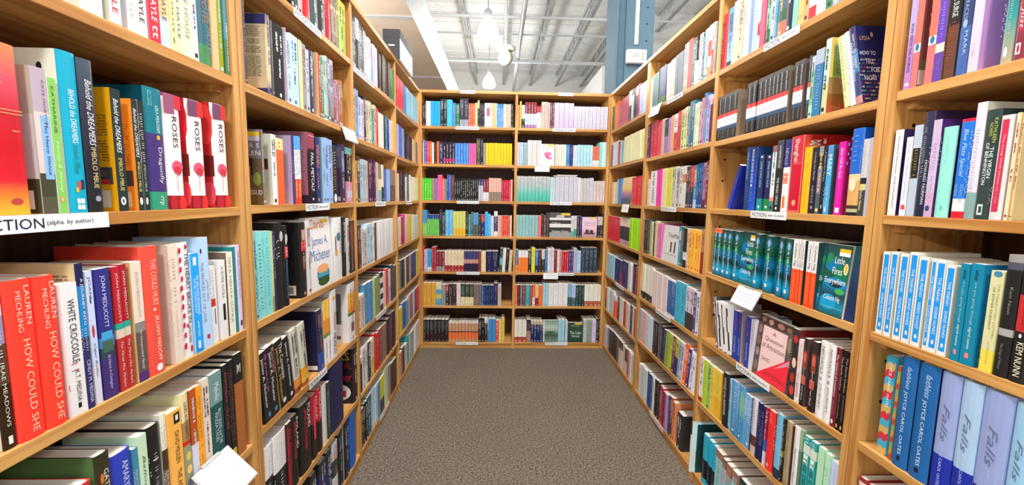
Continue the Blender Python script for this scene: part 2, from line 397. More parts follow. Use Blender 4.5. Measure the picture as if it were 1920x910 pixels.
# ------------------------------------------------------------------ books
BAY = {'L4': ('L', .30, 1.0746, L4z, 'nearest left bay'), 'L3': ('L', 1.1215, 1.9092, L3z, 'second left bay'), 'L2': ('L', 1.9342, 2.690, L2z, 'third left bay'),
       'L1': ('L', 2.712, 3.4485, L1z, 'corner left bay'), 'B1': ('B', -.633, .1260, BKz, 'end bookcase left bay'), 'B2': ('B', .1480, .8907, BKz, 'end bookcase right bay'),
       'R1': ('R', -3.4485, -2.6428, R1z, 'corner right bay'), 'R2': ('R', -2.5984, -1.8017, R2z, 'third right bay'), 'R3': ('R', -1.7736, -1.0062, R3z, 'second right bay'),
       'R4': ('R', -.9600, -.19, R4z, 'nearest right bay')}
ORD = ['top', 'second', 'third', 'fourth', 'fifth', 'sixth', 'bottom']
def cname(h):
    r, g, b = hexrgb(h)
    mx, mn = max(r, g, b), min(r, g, b); v, s = mx, (mx-mn)/(mx+1e-6)
    if s < .16: return 'white' if v > .85 else 'pale grey' if v > .7 else 'grey' if v > .45 else 'charcoal' if v > .2 else 'black'
    if v < .24: return 'black'
    import colorsys
    hh = colorsys.rgb_to_hsv(r, g, b)[0]*360
    if s < .34 and v > .8: return 'cream' if 15 <= hh < 75 else 'pale green' if hh < 165 and hh >= 75 else 'pale aqua' if 165 <= hh < 195 else 'pale blue' if 195 <= hh < 238 else 'lilac' if 238 <= hh < 310 else 'pale pink'
    if hh < 12 or hh >= 345: return 'red' if v > .6 and s > .6 else 'maroon' if v < .6 else 'pink'
    if hh < 32: return 'brown' if v < .62 else 'tan' if s < .5 else 'orange'
    if hh < 48: return 'brown' if v < .5 else 'tan' if s < .5 else 'amber'
    if hh < 66: return 'olive' if v < .6 else 'yellow'
    if hh < 95: return 'olive' if v < .5 else 'lime green'
    if hh < 160: return 'dark green' if v < .5 else 'green'
    if hh < 195: return 'teal' if v < .75 else 'aqua'
    if hh < 250: return 'navy' if v < .48 else 'blue' if s > .5 else 'slate blue'
    if hh < 290: return 'purple'
    return 'magenta' if s > .5 else 'mauve'
class Book: pass
BOOKS = []
def parse_bands(c):
    g = c.startswith('~'); c = c.lstrip('~'); t = c.split('-')
    if g:
        n = len(t)-1
        return [(i/n, (i+1)/n, t[i], t[i+1]) for i in range(n)]
    out = []; a = 0.0
    for i in range(0, len(t), 2):
        e_ = float(t[i+1])/100 if i+1 < len(t) else 1.0
        out.append((a, e_, t[i], t[i])); a = e_
    return out
def row(bay, k, text, s=6, h=None):
    wall, A, Bn, zs, _ = BAY[bay]; z = zs[k]
    gap = (zs[k-1]-TB if k > 0 else .8534-TB)-z
    rec = []
    for ln in text.strip().splitlines():
        ln = ln.strip()
        if not ln: continue
        parts = [p_.strip() for p_ in ln.split('|')]
        tk = parts[0].split()
        b = Book(); b.bay, b.k, b.wall, b.z = bay, k, wall, z
        b.gapmark = tk[0] == 'end'
        up_ = tk[0].startswith('^'); u = tk[0].lstrip('^')
        if tk[0] == 'end': rec.append(('end', float(tk[1]), up_)); continue
        b.u0, b.u1 = (float(u.split(':')[0]), float(u.split(':')[1])) if ':' in u else (float(u), None)
        b.top = tk[1]; b.bands = parse_bands(tk[2]); b.col = tk[2]
        b.hard = 'H' in tk[3:]; b.face = 'f' in tk[3:]; b.setb = s; b.tilt = 0; b.cov = None; b.depth = None; b.upref = up_; b.quiet = 'q' in tk[3:]; b.ink = None; b.n = 1; b.zoff = 0
        for o_ in tk[3:]:
            if o_ in ('H', 'f', 'q'): continue
            k_, v_ = o_[0], o_[1:]
            if k_ == 's': b.setb = float(v_)
            elif k_ == 't': b.tilt = float(v_)
            elif k_ == 'c': b.cov = v_
            elif k_ == 'd': b.depth = float(v_)
            elif k_ == 'k': b.ink = v_
            elif k_ == 'x': b.n = int(v_)
        b.prints = parts[1:]
        rec.append(b)
    rnd = random.Random(hash_(bay)*31+k)
    books = []
    for i, b in enumerate(rec):
        if isinstance(b, tuple): continue
        D = b.setb/1000
        zref = z
        if b.upref: zref = z+float(b.top[1:])/1000
        s0 = S_of(wall, b.u0, D, zref)
        if b.u1 is None:
            nx = rec[i+1] if i+1 < len(rec) else None
            if nx is None: s1 = s0+.02
            elif isinstance(nx, tuple): s1 = S_of(wall, nx[1], D, (z+float(b.top[1:])/1000) if nx[2] else z)
            else:
                zr = (z+float(nx.top[1:])/1000) if nx.upref else z
                s1 = S_of(wall, nx.u0, D, zr)
        else: s1 = S_of(wall, b.u1, D, zref)
        for j in range(b.n):
            c = Book(); c.__dict__.update(b.__dict__)
            w_ = (s1-s0)/b.n
            c.s0, c.s1 = s0+w_*j, s0+w_*(j+1)
            if b.top[0] == 'h': c.h = float(b.top[1:])/1000
            else: c.h = z_of(wall, float(b.top), c.s0, D)-z
            if b.n > 1: c.h += rnd.uniform(-.001, .001); c.setb = b.setb+rnd.uniform(-2, 3)
            books.append(c)
    books.sort(key=lambda b: b.s0)
    prev = A+.0012
    for c in books:
        c.s0 = max(c.s0, prev+.0003); c.s1 = min(c.s1, Bn-.0012)
        if c.s1-c.s0 < .004: c.s1 = c.s0+.005
        if c.s1 > Bn-.001:
            continue
        prev = c.s1
        c.h = max(.11, min(c.h, gap-.006))
        if c.depth is None: c.depth = (158 if c.hard else 140)+rnd.uniform(-6, 6)
        c.depth = min(c.depth, (DEPTH-.012)*1000-c.setb)
        if not any(p_.lstrip('*')[:1] in 'THPi' for p_ in c.prints) and not c.quiet: c.pseudo = rnd.random()
        else: c.pseudo = None
        c.seed = rnd.random()
        c.ok = True
        if c.s0-A < .0175 or Bn-c.s1 < .0175: c.h = min(c.h, gap-.0215)
    bs = [c for c in books if getattr(c, 'ok', False)]
    # a leaning book rests on its neighbour or on the bay wall, never inside it
    for seq, sg in ((bs, -1), (bs[::-1], 1)):
        pt, pe, ph = 0.0, (A if sg < 0 else Bn), 9.0
        for c in seq:
            if c.tilt*sg > 0:
                free = (c.s0-pe) if sg < 0 else (pe-c.s1)
                hh_ = min(c.h, ph)
                lim = max(0.0, (free-.0006)/hh_)+(pt if ph >= c.h*.8 else 0)
                c.tilt = sg*math.degrees(min(math.tan(math.radians(abs(c.tilt))), lim))
                if abs(c.tilt) < .3: c.tilt = 0
            pt = math.tan(math.radians(abs(c.tilt))) if c.tilt*sg > 0 else 0.0
            pe = c.s1 if sg < 0 else c.s0; ph = c.h
    for c in bs:
        if c.tilt: c.h = min(c.h, gap-.008-abs(math.sin(math.radians(c.tilt)))*(c.s1-c.s0))
    BOOKS.extend(bs)
def hash_(s_): return sum(ord(ch)*(i+3) for i, ch in enumerate(s_))

def far(bay, k, spec, s=5):
    """terse rows: column:count:height cm:colour[:opts]; each run reaches to the next column"""
    lines = []
    for t in spec.split():
        p_ = t.split(':')
        if p_[0] == 'end': lines.append('end '+p_[1]); continue
        lines.append('%s h%d %s x%s %s' % (p_[0], float(p_[2])*10, p_[3], p_[1], ' '.join(p_[4:])))
    row(bay, k, '\n'.join(lines), s)

def build_book(b, mc, mpg, mpr, T, mpn=None):
    """adds one book to the three mesh builders (cover, pages, print), points passed through T"""
    t = (b.s1-b.s0)*math.cos(math.radians(b.tilt)) if b.tilt else (b.s1-b.s0)
    t = max(.004, t-(.0022 if b.small and not b.hard else .0004)); h = b.h; d = b.depth/1000; hd = b.hard
    rr = random.Random(b.seed)
    cth = .0026 if hd else .0007
    if b.face: t_full, t = t, t
    if b.face:
        # cover towards the aisle: X width t, thickness along depth
        d = .022
    nseg = 6 if (hd and not b.face and t > .012) else 1
    bulge = min(.005, t*.16) if nseg > 1 else 0
    if nseg > 1:
        outer = [(0, d)]+[(t*(1-math.cos(math.pi*i/nseg))/2, bulge*(1-math.sin(math.pi*i/nseg))) for i in range(nseg+1)]+[(t, d)]
    else: outer = [(0, d), (0, 0), (t, 0), (t, d)]
    inner = [(min(max(x, cth), t-cth), y_ if i in (0, len(outer)-1) else y_+cth) for i, (x, y_) in enumerate(outer)]
    if b.face:   # cover wraps round the near edge: turn the U so that the spine is on the left side
        outer = [(t, 0), (0, 0), (0, d), (t, d)]; inner = [(t, cth), (cth, cth), (cth, d-cth), (t, d-cth)]
        outer = outer[::-1]; inner = inner[::-1]
    cov = hx(b.cov) if b.cov else hx(b.bands[len(b.bands)//2][2])
    lv = [0.0]
    for a_, e_, c1, c2 in b.bands: lv.append(e_)
    lv[-1] = 1.0
    n = len(outer)
    for bi, (a_, e_, c1, c2) in enumerate(b.bands):
        z1, z0 = h*(1-lv[bi]), h*(1-lv[bi+1]); C1, C2 = hx(c1), hx(c2)
        for i in range(n-1):
            side = (i == 0 or i == n-2) and not b.face
            usec = b.cov is not None and side
            ct, cb = (cov, cov) if usec else (C1, C2)
            p, q = outer[i], outer[i+1]
            mc.poly([T(p[0], p[1], z0), T(q[0], q[1], z0), T(q[0], q[1], z1), T(p[0], p[1], z1)], None, [cb, cb, ct, ct])
    wcol = (.75, .72, .66, 1)
    for i in range(n-1):
        p, q = inner[i], inner[i+1]
        mc.poly([T(q[0], q[1], 0), T(p[0], p[1], 0), T(p[0], p[1], h), T(q[0], q[1], h)], wcol)
    top_c, bot_c = hx(b.bands[0][2]), hx(b.bands[-1][3])
    for i in range(n-1):
        po, qo, pi_, qi = outer[i], outer[i+1], inner[i], inner[i+1]
        mc.poly([T(po[0], po[1], h), T(qo[0], qo[1], h), T(qi[0], qi[1], h), T(pi_[0], pi_[1], h)], top_c)
        mc.poly([T(pi_[0], pi_[1], 0), T(qi[0], qi[1], 0), T(qo[0], qo[1], 0), T(po[0], po[1], 0)], bot_c)
    for i in (0, n-1):
        po, pi_ = outer[i], inner[i]
        a4 = [T(po[0], po[1], 0), T(pi_[0], pi_[1], 0), T(pi_[0], pi_[1], h), T(po[0], po[1], h)]
        mc.poly(a4 if i == 0 else a4[::-1], cov if b.cov else top_c)
    # pages
    ins = .003 if hd else .0002
    pc = rr.choice([(.83, .79, .70, 1), (.76, .70, .58, 1), (.86, .84, .78, 1)])
    if b.face: x0, x1, y0, y1 = cth, t-ins-.001, cth, d-cth
    else: x0, x1, y0, y1 = cth, t-cth, bulge+cth+.0005, d-ins-.0005
    z0, z1 = ins, h-ins-.0003
    V = [T(x, y_, z_) for x, y_, z_ in ((x0, y0, z0), (x1, y0, z0), (x1, y1, z0), (x0, y1, z0), (x0, y0, z1), (x1, y0, z1), (x1, y1, z1), (x0, y1, z1))]
    for q in ((3, 2, 1, 0), (4, 5, 6, 7), (0, 1, 5, 4), (1, 2, 6, 5), (2, 3, 7, 6), (3, 0, 4, 7)): mpg.poly([V[j] for j in q], pc)
    # printing
    O = Vector(T(0, 0, 0)); EX = Vector(T(1, 0, 0))-O; EY = Vector(T(0, 1, 0))-O; EZ = Vector(T(0, 0, 1))-O
    eps = .0004
    def frame(near):
        if not near: return (O-EY*eps, EX, EZ, t, h)
        if b.wall == 'R': return (O+EX*(t+eps), EY, EZ, d, h)
        return (O-EX*eps+EY*d, -EY, EZ, d, h)
    spine_mb = mpr; mpn = mpn or mpr
    for lay, p_ in enumerate(b.prints):
        lk = min(.85, .35+.03*lay)
        mpr = mpn if p_.lstrip('*').startswith('N') else spine_mb
        p_ = p_.lstrip('*'); near = p_.startswith('N'); p_ = p_[1:] if near else p_
        kind, rest = p_[0], p_[1:].strip().split(';')
        o, ex, ez, w, hh = frame(near)
        nrm = ex.cross(ez).normalized()
        if kind in 'Ti':
            a_, e_, fr, pos = float(rest[2])/100, float(rest[3])/100, float(rest[4]), float(rest[5]) if len(rest) > 5 else .5
            hgt = w*fr*.85
            x0_ = w*pos-hgt/2
            put_text(mpr, rest[0], o+ex*x0_+ez*(hh*(1-a_)), -ez, ex, hh*(e_-a_), hgt, hx(rest[1]), .35 if kind == 'i' else 0, True)
        elif kind == 'G':   # one three-cornered patch
            q_ = [float(v)/100 for v in rest[1:7]]
            mpr.poly([o+nrm*(-eps*(1-lk))+ex*(w*q_[i_])+ez*(hh*(1-q_[i_+1])) for i_ in (0, 4, 2)], hx(rest[0]))
        elif kind == 'P':   # a line of lettering too small or blurred to read
            a_, e_, fr, pos = float(rest[1])/100, float(rest[2])/100, float(rest[3]), float(rest[4]) if len(rest) > 4 else .5
            lw = min(w*fr*.8, .012); cx_ = w*pos; zc = hh*(1-a_)
            while zc > hh*(1-e_):
                lg = lw*rr.uniform(.5, .85)
                if rr.random() > .13:
                    k_, k2 = lw/2*rr.uniform(.8, 1), -lw/2*rr.uniform(.8, 1); st_ = lg*.3
                    mpr.poly([o+ex*(cx_+k2)+ez*(zc-st_), o+ex*(cx_+k_)+ez*(zc-st_), o+ex*(cx_+k_)+ez*zc, o+ex*(cx_+k2)+ez*zc], hx(rest[0]))
                    km = rr.choice([k2, k_-lw*.25, -lw*.12])
                    mpr.poly([o+ex*km+ez*(zc-lg), o+ex*(km+lw*.25)+ez*(zc-lg), o+ex*(km+lw*.25)+ez*(zc-st_), o+ex*km+ez*(zc-st_)], hx(rest[0]))
                zc -= lg*1.35
        elif kind in 'Hj':
            x0_, x1_, y0_, y1_ = [float(v)/100 for v in rest[2:6]]
            put_text(mpr, rest[0], o+ex*(w*x0_)+ez*(hh*(1-y1_)), ex, ez, w*(x1_-x0_), hh*(y1_-y0_), hx(rest[1]), .35 if kind == 'j' else 0, True)
        elif kind in 'RO':
            x0_, x1_, y0_, y1_ = [float(v)/100 for v in rest[1:5]]
            oo_ = o-nrm*(eps*.5) if False else o
            base = -EX*0
            # pictures sit just under the lettering
            off = nrm*(-eps*(1-lk))
            cx_, cz_ = (x0_+x1_)/2*w, hh*(1-(y0_+y1_)/2); rw, rh = (x1_-x0_)/2*w, (y1_-y0_)/2*hh
            if kind == 'R': pts = [(-rw, -rh), (rw, -rh), (rw, rh), (-rw, rh)]
            else: pts = [(rw*math.cos(q*math.pi/8), rh*math.sin(q*math.pi/8)) for q in range(16)]
            mpr.poly([o+off+ex*min(max(cx_+p0, w*.01), w*.99)+ez*min(max(cz_+p1, hh*.003), hh*.997) for p0, p1 in pts], hx(rest[0]))
        elif kind == 'W':   # slanting waves of colour round the spine
            cols = rest[0].split(','); nb = int(rest[1])
            for q in range(nb):
                z1_, z0_ = hh*(1-q/nb), hh*(1-(q+1)/nb); sl = hh/nb*.7
                prevp = None
                for st in range(7):
                    f_ = st/6; dz = sl*(f_-.5)+sl*.35*math.sin(f_*6.28)
                    pt_ = (w*f_, min(hh, max(0, z0_+dz)), min(hh, max(0, z1_+dz)))
                    if prevp: mpr.poly([o-nrm*0+ex*prevp[0]+ez*prevp[1]+(EY*(eps*.5)), o+ex*pt_[0]+ez*pt_[1]+(EY*(eps*.5)), o+ex*pt_[0]+ez*pt_[2]+(EY*(eps*.5)), o+ex*prevp[0]+ez*prevp[2]+(EY*(eps*.5))], hx(cols[q % len(cols)]))
                    prevp = pt_
        elif kind == 'B':   # blurb: rows of small illegible lettering
            x0_, x1_, y0_, y1_ = [float(v)/100 for v in rest[1:5]]
            yy_ = y0_
            while yy_ < y1_:
                xx_ = x0_
                while xx_ < x1_-.02:
                    wl = min(rr.uniform(.03, .11), x1_-xx_)
                    q0, q1 = w*xx_, w*(xx_+wl); g0, g1 = hh*(1-yy_-.008), hh*(1-yy_)
                    mpr.poly([o+ex*q0+ez*g0, o+ex*q1+ez*g0, o+ex*q1+ez*g1, o+ex*q0+ez*g1], hx(rest[0])); xx_ += wl+.02
                yy_ += .022 if rr.random() > .12 else .05
    mpr = spine_mb
    if b.pseudo is not None and t > .004 and not b.face:
        o, ex, ez, w, hh = frame(False)
        mid = b.bands[min(len(b.bands)-1, 1 if len(b.bands) > 2 else 0)][2]
        lum = sum(hexrgb(mid))/3
        ink = b.ink or (rr.choice(['fff', 'fff', 'fd8', 'cde', 'e86']) if lum < .55 else rr.choice(['222', '335', '433', '833', '555']))
        ic = hx(ink)
        if b.small:
            bc = hx(mid); ic = tuple(ic[q]*.45+bc[q]*.55 for q in range(3))+(1,)
        lines_ = 1 if w < .022 else 2
        small = b.small
        p0 = rr.uniform(.06, .12)
        for seg in range(2):
            ln_ = rr.uniform(.22, .4) if seg == 0 else rr.uniform(.16, .3)
            for li in range(lines_ if seg == 0 else 1):
                lw = min(w*(.42 if lines_ == 1 else .3), .0055 if small else .011)*rr.uniform(.8, 1.1)
                cx_ = w*(.5 if lines_ == 1 or seg == 1 else (.68, .32)[li])
                zc = p0
                while zc < p0+ln_:
                    lg = (.009 if small else .0028)/hh*rr.uniform(.7, 1.3)
                    if rr.random() > .14:
                        z_a, z_b = hh*(1-zc), hh*(1-zc-lg)
                        k_ = lw/2*rr.uniform(.75, 1.0); k2 = -lw/2*rr.uniform(.75, 1.0)
                        if small or rr.random() < .4:
                            mpr.poly([o+ex*(cx_+k2)+ez*z_b, o+ex*(cx_+k_)+ez*z_b, o+ex*(cx_+k_)+ez*z_a, o+ex*(cx_+k2)+ez*z_a], ic)
                        else:   # two strokes of a letter too small to read
                            zm = z_a+(z_b-z_a)*.4
                            mpr.poly([o+ex*(cx_+k2)+ez*zm, o+ex*(cx_+k_)+ez*zm, o+ex*(cx_+k_)+ez*z_a, o+ex*(cx_+k2)+ez*z_a], ic)
                            km = rr.uniform(k2, k_*.4)
                            mpr.poly([o+ex*(cx_+km)+ez*z_b, o+ex*(cx_+km+lw*.3)+ez*z_b, o+ex*(cx_+km+lw*.3)+ez*zm, o+ex*(cx_+km)+ez*zm], ic)
                    zc += lg*1.35
            p0 += ln_+rr.uniform(.05, .09)
        sz = min(w*.28, .005)
        mpr.poly([o+ex*(w/2-sz)+ez*(hh*.035), o+ex*(w/2+sz)+ez*(hh*.035), o+ex*(w/2+sz)+ez*(hh*.035+sz*2), o+ex*(w/2-sz)+ez*(hh*.035+sz*2)], ic)
row('L4', 1, """
121.6 h210 eee | T PETER;999;10;30;.4
147.9 h210 eed | T MAYLE;a99;60;85;.45
166.7:194 h210 eee | T MAYLE IT;888;40;88;.4
206.8:229 h212 eee s2 cccb | T MAYLE;c34;60;92;.55
241.3 h205 eef | T MAYLE;bbb;62;88;.4
257.6 h205 eee | T PETER MAYLE;433;30;88;.5 | O ddd;30;70;90;96
278.9 h208 e34 s3 cd67 | T PETER MAYLE;fff;30;82;.6 | T tt;fff;85;97;.6
302.7 h204 ec9-72-cde s8 | T PETER MAYLE;666;25;75;.5
321.5 h204 eea s6 | T PETER MAYLE;776;25;82;.5 | O 887;30;70;86;93
332.8 h204 ddb | T PETER MAYLE;488;25;85;.5
344 h204 eec | T THE HOUSE;997;30;82;.4
364 h210 dde
374 h215 367-80-485 H s3 c356 | *T THE HOTEL;a76;10;60;.5 | T THE HOTEL;699;40;90;.35;.75
400.5:412.5 h215 fb8 s3 q cfb8
413:421 h195 9a2 s12
421.8 h208 489-60-475 H | T HER;fff;42;52;.5 | T JOYCE MAYNARD;fff;52;95;.5
end 436.8
""")
row('L4', 2, """
-36 h232 q ~d45-c23-d12-e33-eb4 x1
-2:65.5 66 ~e85-d56-c23-c12-d23-eb3 H s4 | P d9a;10;24;.25;.35 | R da7;5;95;38;38.5 | R da7;5;95;40;40.5 | P d87;42;52;.3;.7 | O b44;35;70;90;94
83:111 122 bab-30-dcc-72-443-88-554 s5 cbba | T KATE MORTON;867;8;40;.2;.75 | R 8be;38;96;32;76 | *T This Heavy Silence;346;36;73;.35;.68 | NR ccc;30;100;32;76 | NR 443;0;100;76;100 | NR eee;80;92;84;97
111.5:128.5 144 8c6 s4 ceee | T KATHARINE;564;6;40;.4 | *i Honey & Shrimp;dfc;46;84;.55 | O e84;25;70;87;92 | O eed;38;58;88;91
137:170.6 91 1ac H s2 ceed | *T BEHOLD the DREAMERS;eff;23;56;.5 | i Imbolo Mbue;188;57;75;.4 | R c53;40;70;80;85 | R eb3;30;45;84;87 | R 236;60;78;79;85 | R eee;30;72;91;98 | R 1ac;48;51;91;98 | R 1ac;30;72;94.2;95 | NO 222;80;85;8;13 | NR 222;55;57;6;16 | NR c33;72;78;20;24 | NR 222;80;84;14;27 | NR 333;36;38;3;12
170.6:199.3 106 ~456-334-223-222 H s1 | *i Behold the DREAMERS;eee;13;56;.5 | T IMBOLO MBUE;dc8;57;84;.4 | O 99a;35;75;89;93
224:243 164 233 s2 cea1 | *i Behold the DREAMERS;eee;8;52;.55 | T IMBOLO MBUE;dc7;56;83;.45 | O eee;25;75;88;95 | R 233;42;58;90;93 | NB 852;66;94;22;60 | NR 444;70;96;64;78 | NO 654;76;90;66;72 | NR c33;76;92;74;78 | NR ddc;66;92;83;97
261.4:272.3 185 233 s2 ce93 | *i Behold the DREAMERS;eee;8;52;.6 | T IMBOLO MBUE;dc7;56;83;.5 | O eee;25;75;88;95 | NB b62;72;94;22;60 | NR 445;74;96;64;78 | NR ddc;72;92;83;97
272.5:282.5 187 233 s2 cdde | P eee;12;56;.5 | T IMBOLO MBUE;bbb;58;83;.4 | O ccc;25;75;88;95
288:320.3 160 178-37-437-85-397 H s2 c045 | T LEILA MEACHAM;cee;14;36;.38;.6 | T New York Times;8cc;3;15;.15;.3 | T Bestselling;8cc;3;15;.15;.15 | *T Dragonfly;ddd;48;78;.32;.6 | O da4;48;68;38;42 | T rrp;eee;89;96;.3
320.5:351.3 172 a36-3-fee-88-922 H s2 ceee | R 957;0;60;0;17 | R c34;60;100;0;12 | *T ROSES;222;19;46;.34;.55 | O e57;25;90;57;68 | O c34;35;80;62;70 | i Kelly Markham;bbb;68;84;.25;.5 | O b23;0;45;88;102 | O e33;55;98;88;103
362:391.4 184 fee-88-922 H s2 cb22 | R 746;8;62;0;15 | R c33;62;100;0;14 | *T ROSES;222;19;46;.34;.55 | O e57;20;85;57;68 | O c34;35;80;62;70 | i Kelly Markham;bbb;68;84;.25;.5 | O b23;0;50;88;102 | O e33;60;98;88;103 | NO e45;86;100;75;98 | NR 722;84;100;50;70 | NO d23;80;100;2;40
407.6:433 192 fee-88-922 H s2 cc33 | R 746;8;62;0;15 | R c33;62;100;0;14 | *T ROSES;222;19;46;.34;.55 | O e57;20;85;57;68 | O c34;35;80;62;70 | i Kelly Markham;bbb;68;84;.25;.5 | O b23;0;50;88;102 | O e33;60;98;88;103 | NO e56;80;100;75;98 | NR 722;84;100;50;70 | NO e44;80;100;2;40
""")
row('L4', 3, """
-30:7 h200 ddd-50-643 q
9:36.4 541 dde-18-99b-35-543-60-321 H cddc | P eee;18;48;.35;.5 | T RAE MEADOWS;ddc;48;86;.32 | R eee;35;65;92;97
36.6:93 531 f43 H s2 | T LAUREN;fcb;4;28;.22;.72 | T MECHLING;fcb;7;32;.22;.40 | *T HOW COULD SHE;fca;37;96;.3;.55
93:132.7 522 f43 H s2 | T LAUREN;fcb;4;28;.26;.76 | T MECHLING;fcb;8;34;.26;.42 | *T HOW COULD SHE;fca;37;96;.36;.6
133:166.5 536 eee s3 cdcc | *T WHITE CROCODILE;112;12;60;.45;.6 | T K.T. MEDINA;333;66;90;.3;.6 | B c45;30;70;60;66 | R 222;48;66;91;95 | R a24;2;12;75;80 | R fcc;0;8;0;100
167.4:182 496 225-15-28c-50-336 H s3 cdc9 | T A JOURNEY INTO;eef;10;42;.45 | P cde;44;60;.4 | T CINDY M. MEDINA;ccf;66;96;.5 | NB 865;10;92;8;20
182:194.3 510 cdf-70-dde s5 | T JOAN;567;4;20;.6 | O b44;30;70;40;50 | R 345;40;60;18;24 | *i Cigar Roller;445;54;80;.45
194.5:199 507 475-50-537 s8 q
199:224 507 338-52-48b-60-345-68-437 s4 | T JOAN MEDLICOTT;ddf;5;45;.45 | R 4ad;10;90;48;54 | R 465;10;90;55;64 | *i At Home in Covington;cce;66;93;.3
224:243.5 503 b23-45-3a9-50-dcb-57-b33 s4 | T JOAN MEDLICOTT;edc;5;44;.42 | *i The Three Mrs. Parkers;edc;60;97;.35
244:254.6 497 a23-45-3a9-50-dcb-57-b33 s4 | T JOAN MEDLICOTT;edc;5;44;.55 | *i The Three Mrs. Parkers;edc;60;97;.4
262:281 493 edc-50-888-58-655-92-537 s3 cdb7 | T JOAN MEDLICOTT;baa;8;46;.4 | *i An Unexpected Family;eed;56;90;.3 | NB b95;60;92;22;70
281:315 465 e54 H s2 cd43 | *T THIS COULD HURT;fcb;10;46;.32;.6 | T JILLIAN MEDOFF;fdc;54;90;.3;.6 | O eee;40;75;92;98 | R fcb;45;60;48;50
330:346 461 edc s3 cdcb | P 998;12;48;.4 | P baa;52;82;.3 | NR 433;60;85;20;90
346:367.5 457 eee H s4 | *T THE HEART BROKE IN;223;9;70;.38;.72 | T JAMES MEEK;223;72;88;.32;.6 | O c24;10;30;4;9 | O c24;12;32;12;17 | O c24;10;30;20;25 | O c24;18;36;28;33 | O c24;8;30;36;41 | O c24;14;34;44;49 | O c24;10;30;52;57 | O c24;14;34;60;65 | O c24;10;30;68;73 | O c24;14;34;77;82 | O c24;10;32;86;92 | O c24;60;80;90;96 | O c24;62;82;2;6 | O c24;40;56;70;74
368:383 477 2af-95-19e s3 cace | *T WE ARE NOW BEGINNING;eff;22;62;.35;.68 | T OUR DESCENT;eff;25;60;.3;.32 | T JAMES MEEK;eff;68;84;.35 | R eef;30;70;4;12 | R eef;35;65;88;96
383:401 447 bdf s4 | *T THE PEOPLES ACT OF LOVE;88a;22;76;.35;.3 | T JAMES MEEK;99b;38;58;.3;.7 | R 223;20;35;10;14 | R c34;40;70;88;92
401:411 501 eee s8 cdcc | R c32;0;80;42;52 | P 988;5;40;.4 | R 223;55;70;55;76
411:418 492 bab s14 c876 q
418:429.5 490 eee s4 | *T A RIVER SUTRA;876;8;48;.45 | R 222;35;75;55;76
430:443.5 475 eed s4 c765 | *T GITA MEHTA SUTRA;a98;6;85;.45
444:449 464 288 s5 q
449:458.5 461 dce H s4 | *T THE GIRL MADE OF CLAY;889;6;62;.45 | R 445;30;70;88;94
""")
row('L4', 4, """
^60:80 h235 222 H c222
^148:173 h205 c33 H s3 ceec | P fdc;10;80;.3;.65 | P fdc;14;70;.3;.3
^178:207 h235 ~332-432-452-231 H s2 c574 | *T GATHER THE DAUGHTERS;eee;12;90;.35;.6 | O c73;20;45;14;22
^209:247 h215 34b H s4 | *T AMARYLLIS IN BLUEBERRY;cdf;8;90;.35;.6
^248:257 h205 48a s4 | P eee;20;80;.5
^257.6:273.5 h222 cec-60-574 s3 | *i Balloon Trip;676;18;80;.5
^274:299.7 h225 222 H s4 | P bbb;25;60;.3 | R ddd;30;70;30;31
^300:310.7 h235 eed-32-432-50-765 H s5 cddc | P a99;10;30;.5 | P eee;52;90;.5
^311.5:337.5 h228 fb5 s3 | T DAVID MEULEN;321;20;50;.4;.6 | *T THE AGENCY;321;56;88;.4;.6 | R 222;45;90;3;13 | R eee;58;78;5;10
^338:352.8 h250 eda-25-a85-42-c32-46-997 H s3 cdda | T LIARS AND SAINTS;443;8;40;.45 | O dc5;20;80;52;60 | O ec7;20;85;64;72 | O 667;15;80;76;84
^354:365.5 h248 b52-50-dde s4
^366:376 h248 fa2 s3 | P 432;10;50;.5 | P 432;54;92;.5
^376.5:390 h252 edc s6
^390.5:392.8 h250 233 s8 q
^393:413.8 h254 799-30-255 s3 | *T BILLY BUDD and THE;cdd;36;70;.28;.66 | T PIAZZA TALES;cdd;38;66;.28;.35 | T Melville;dee;10;27;.5
^415:425.5 h258 222 s4 k844
^426.8:436 h260 222 s5 k844 | P a65;10;80;.4 | R cb2;10;80;88;99
^437.6:452.5 h268 222-28-a63 s3 | R 999;40;60;12;18 | H M;ccc;30;75;8;22
""")
row('L3', 0, """
546 h215 322
552 h200 344
559 h210 eaa
567.4:584 h210 d12 cd12 H
585.5 h215 455 H
598 h215 333 H
611.8:623 h212 b12-60-a23 H | P eee;20;60;.5
623:634 h210 987-30-dca-38-987-80-765
636:649 h205 bb5-25-dd8-32-ab5
end 650
""")
row('L3', 1, """
461:465 h228 222-10-444 cddd H
504:511.5 25 ~557-ca8-cb9-cb9-cb9-447 H s2 ccb9 | NB 665;12;90;16;78 | NR 336;0;100;0;13 | NR 336;0;100;93;100
511.7 37 555 H k999
516 38 222 H
537.5:541 50 e9a cbbc s3 q | NB a99;10;80;60;80
541 60 bdf
548 61 bdf ccde
562:569.5 72 dd9 c998 s4 q
569.5:576.5 80 999
576.5 91 bcc
582:584 92 525 q
584:589.8 93 236 H
597:599.5 98 ca8 cca8 q
599.5 101 c32 s4
603.5 105 285
608.5 104 bcb
613.5 104 abb
616.5 108 678
621 111 ~bac-bac-765 x1
626.8 149 954
631.5 150 b9b
635 150 a63 x2
end 644
""")
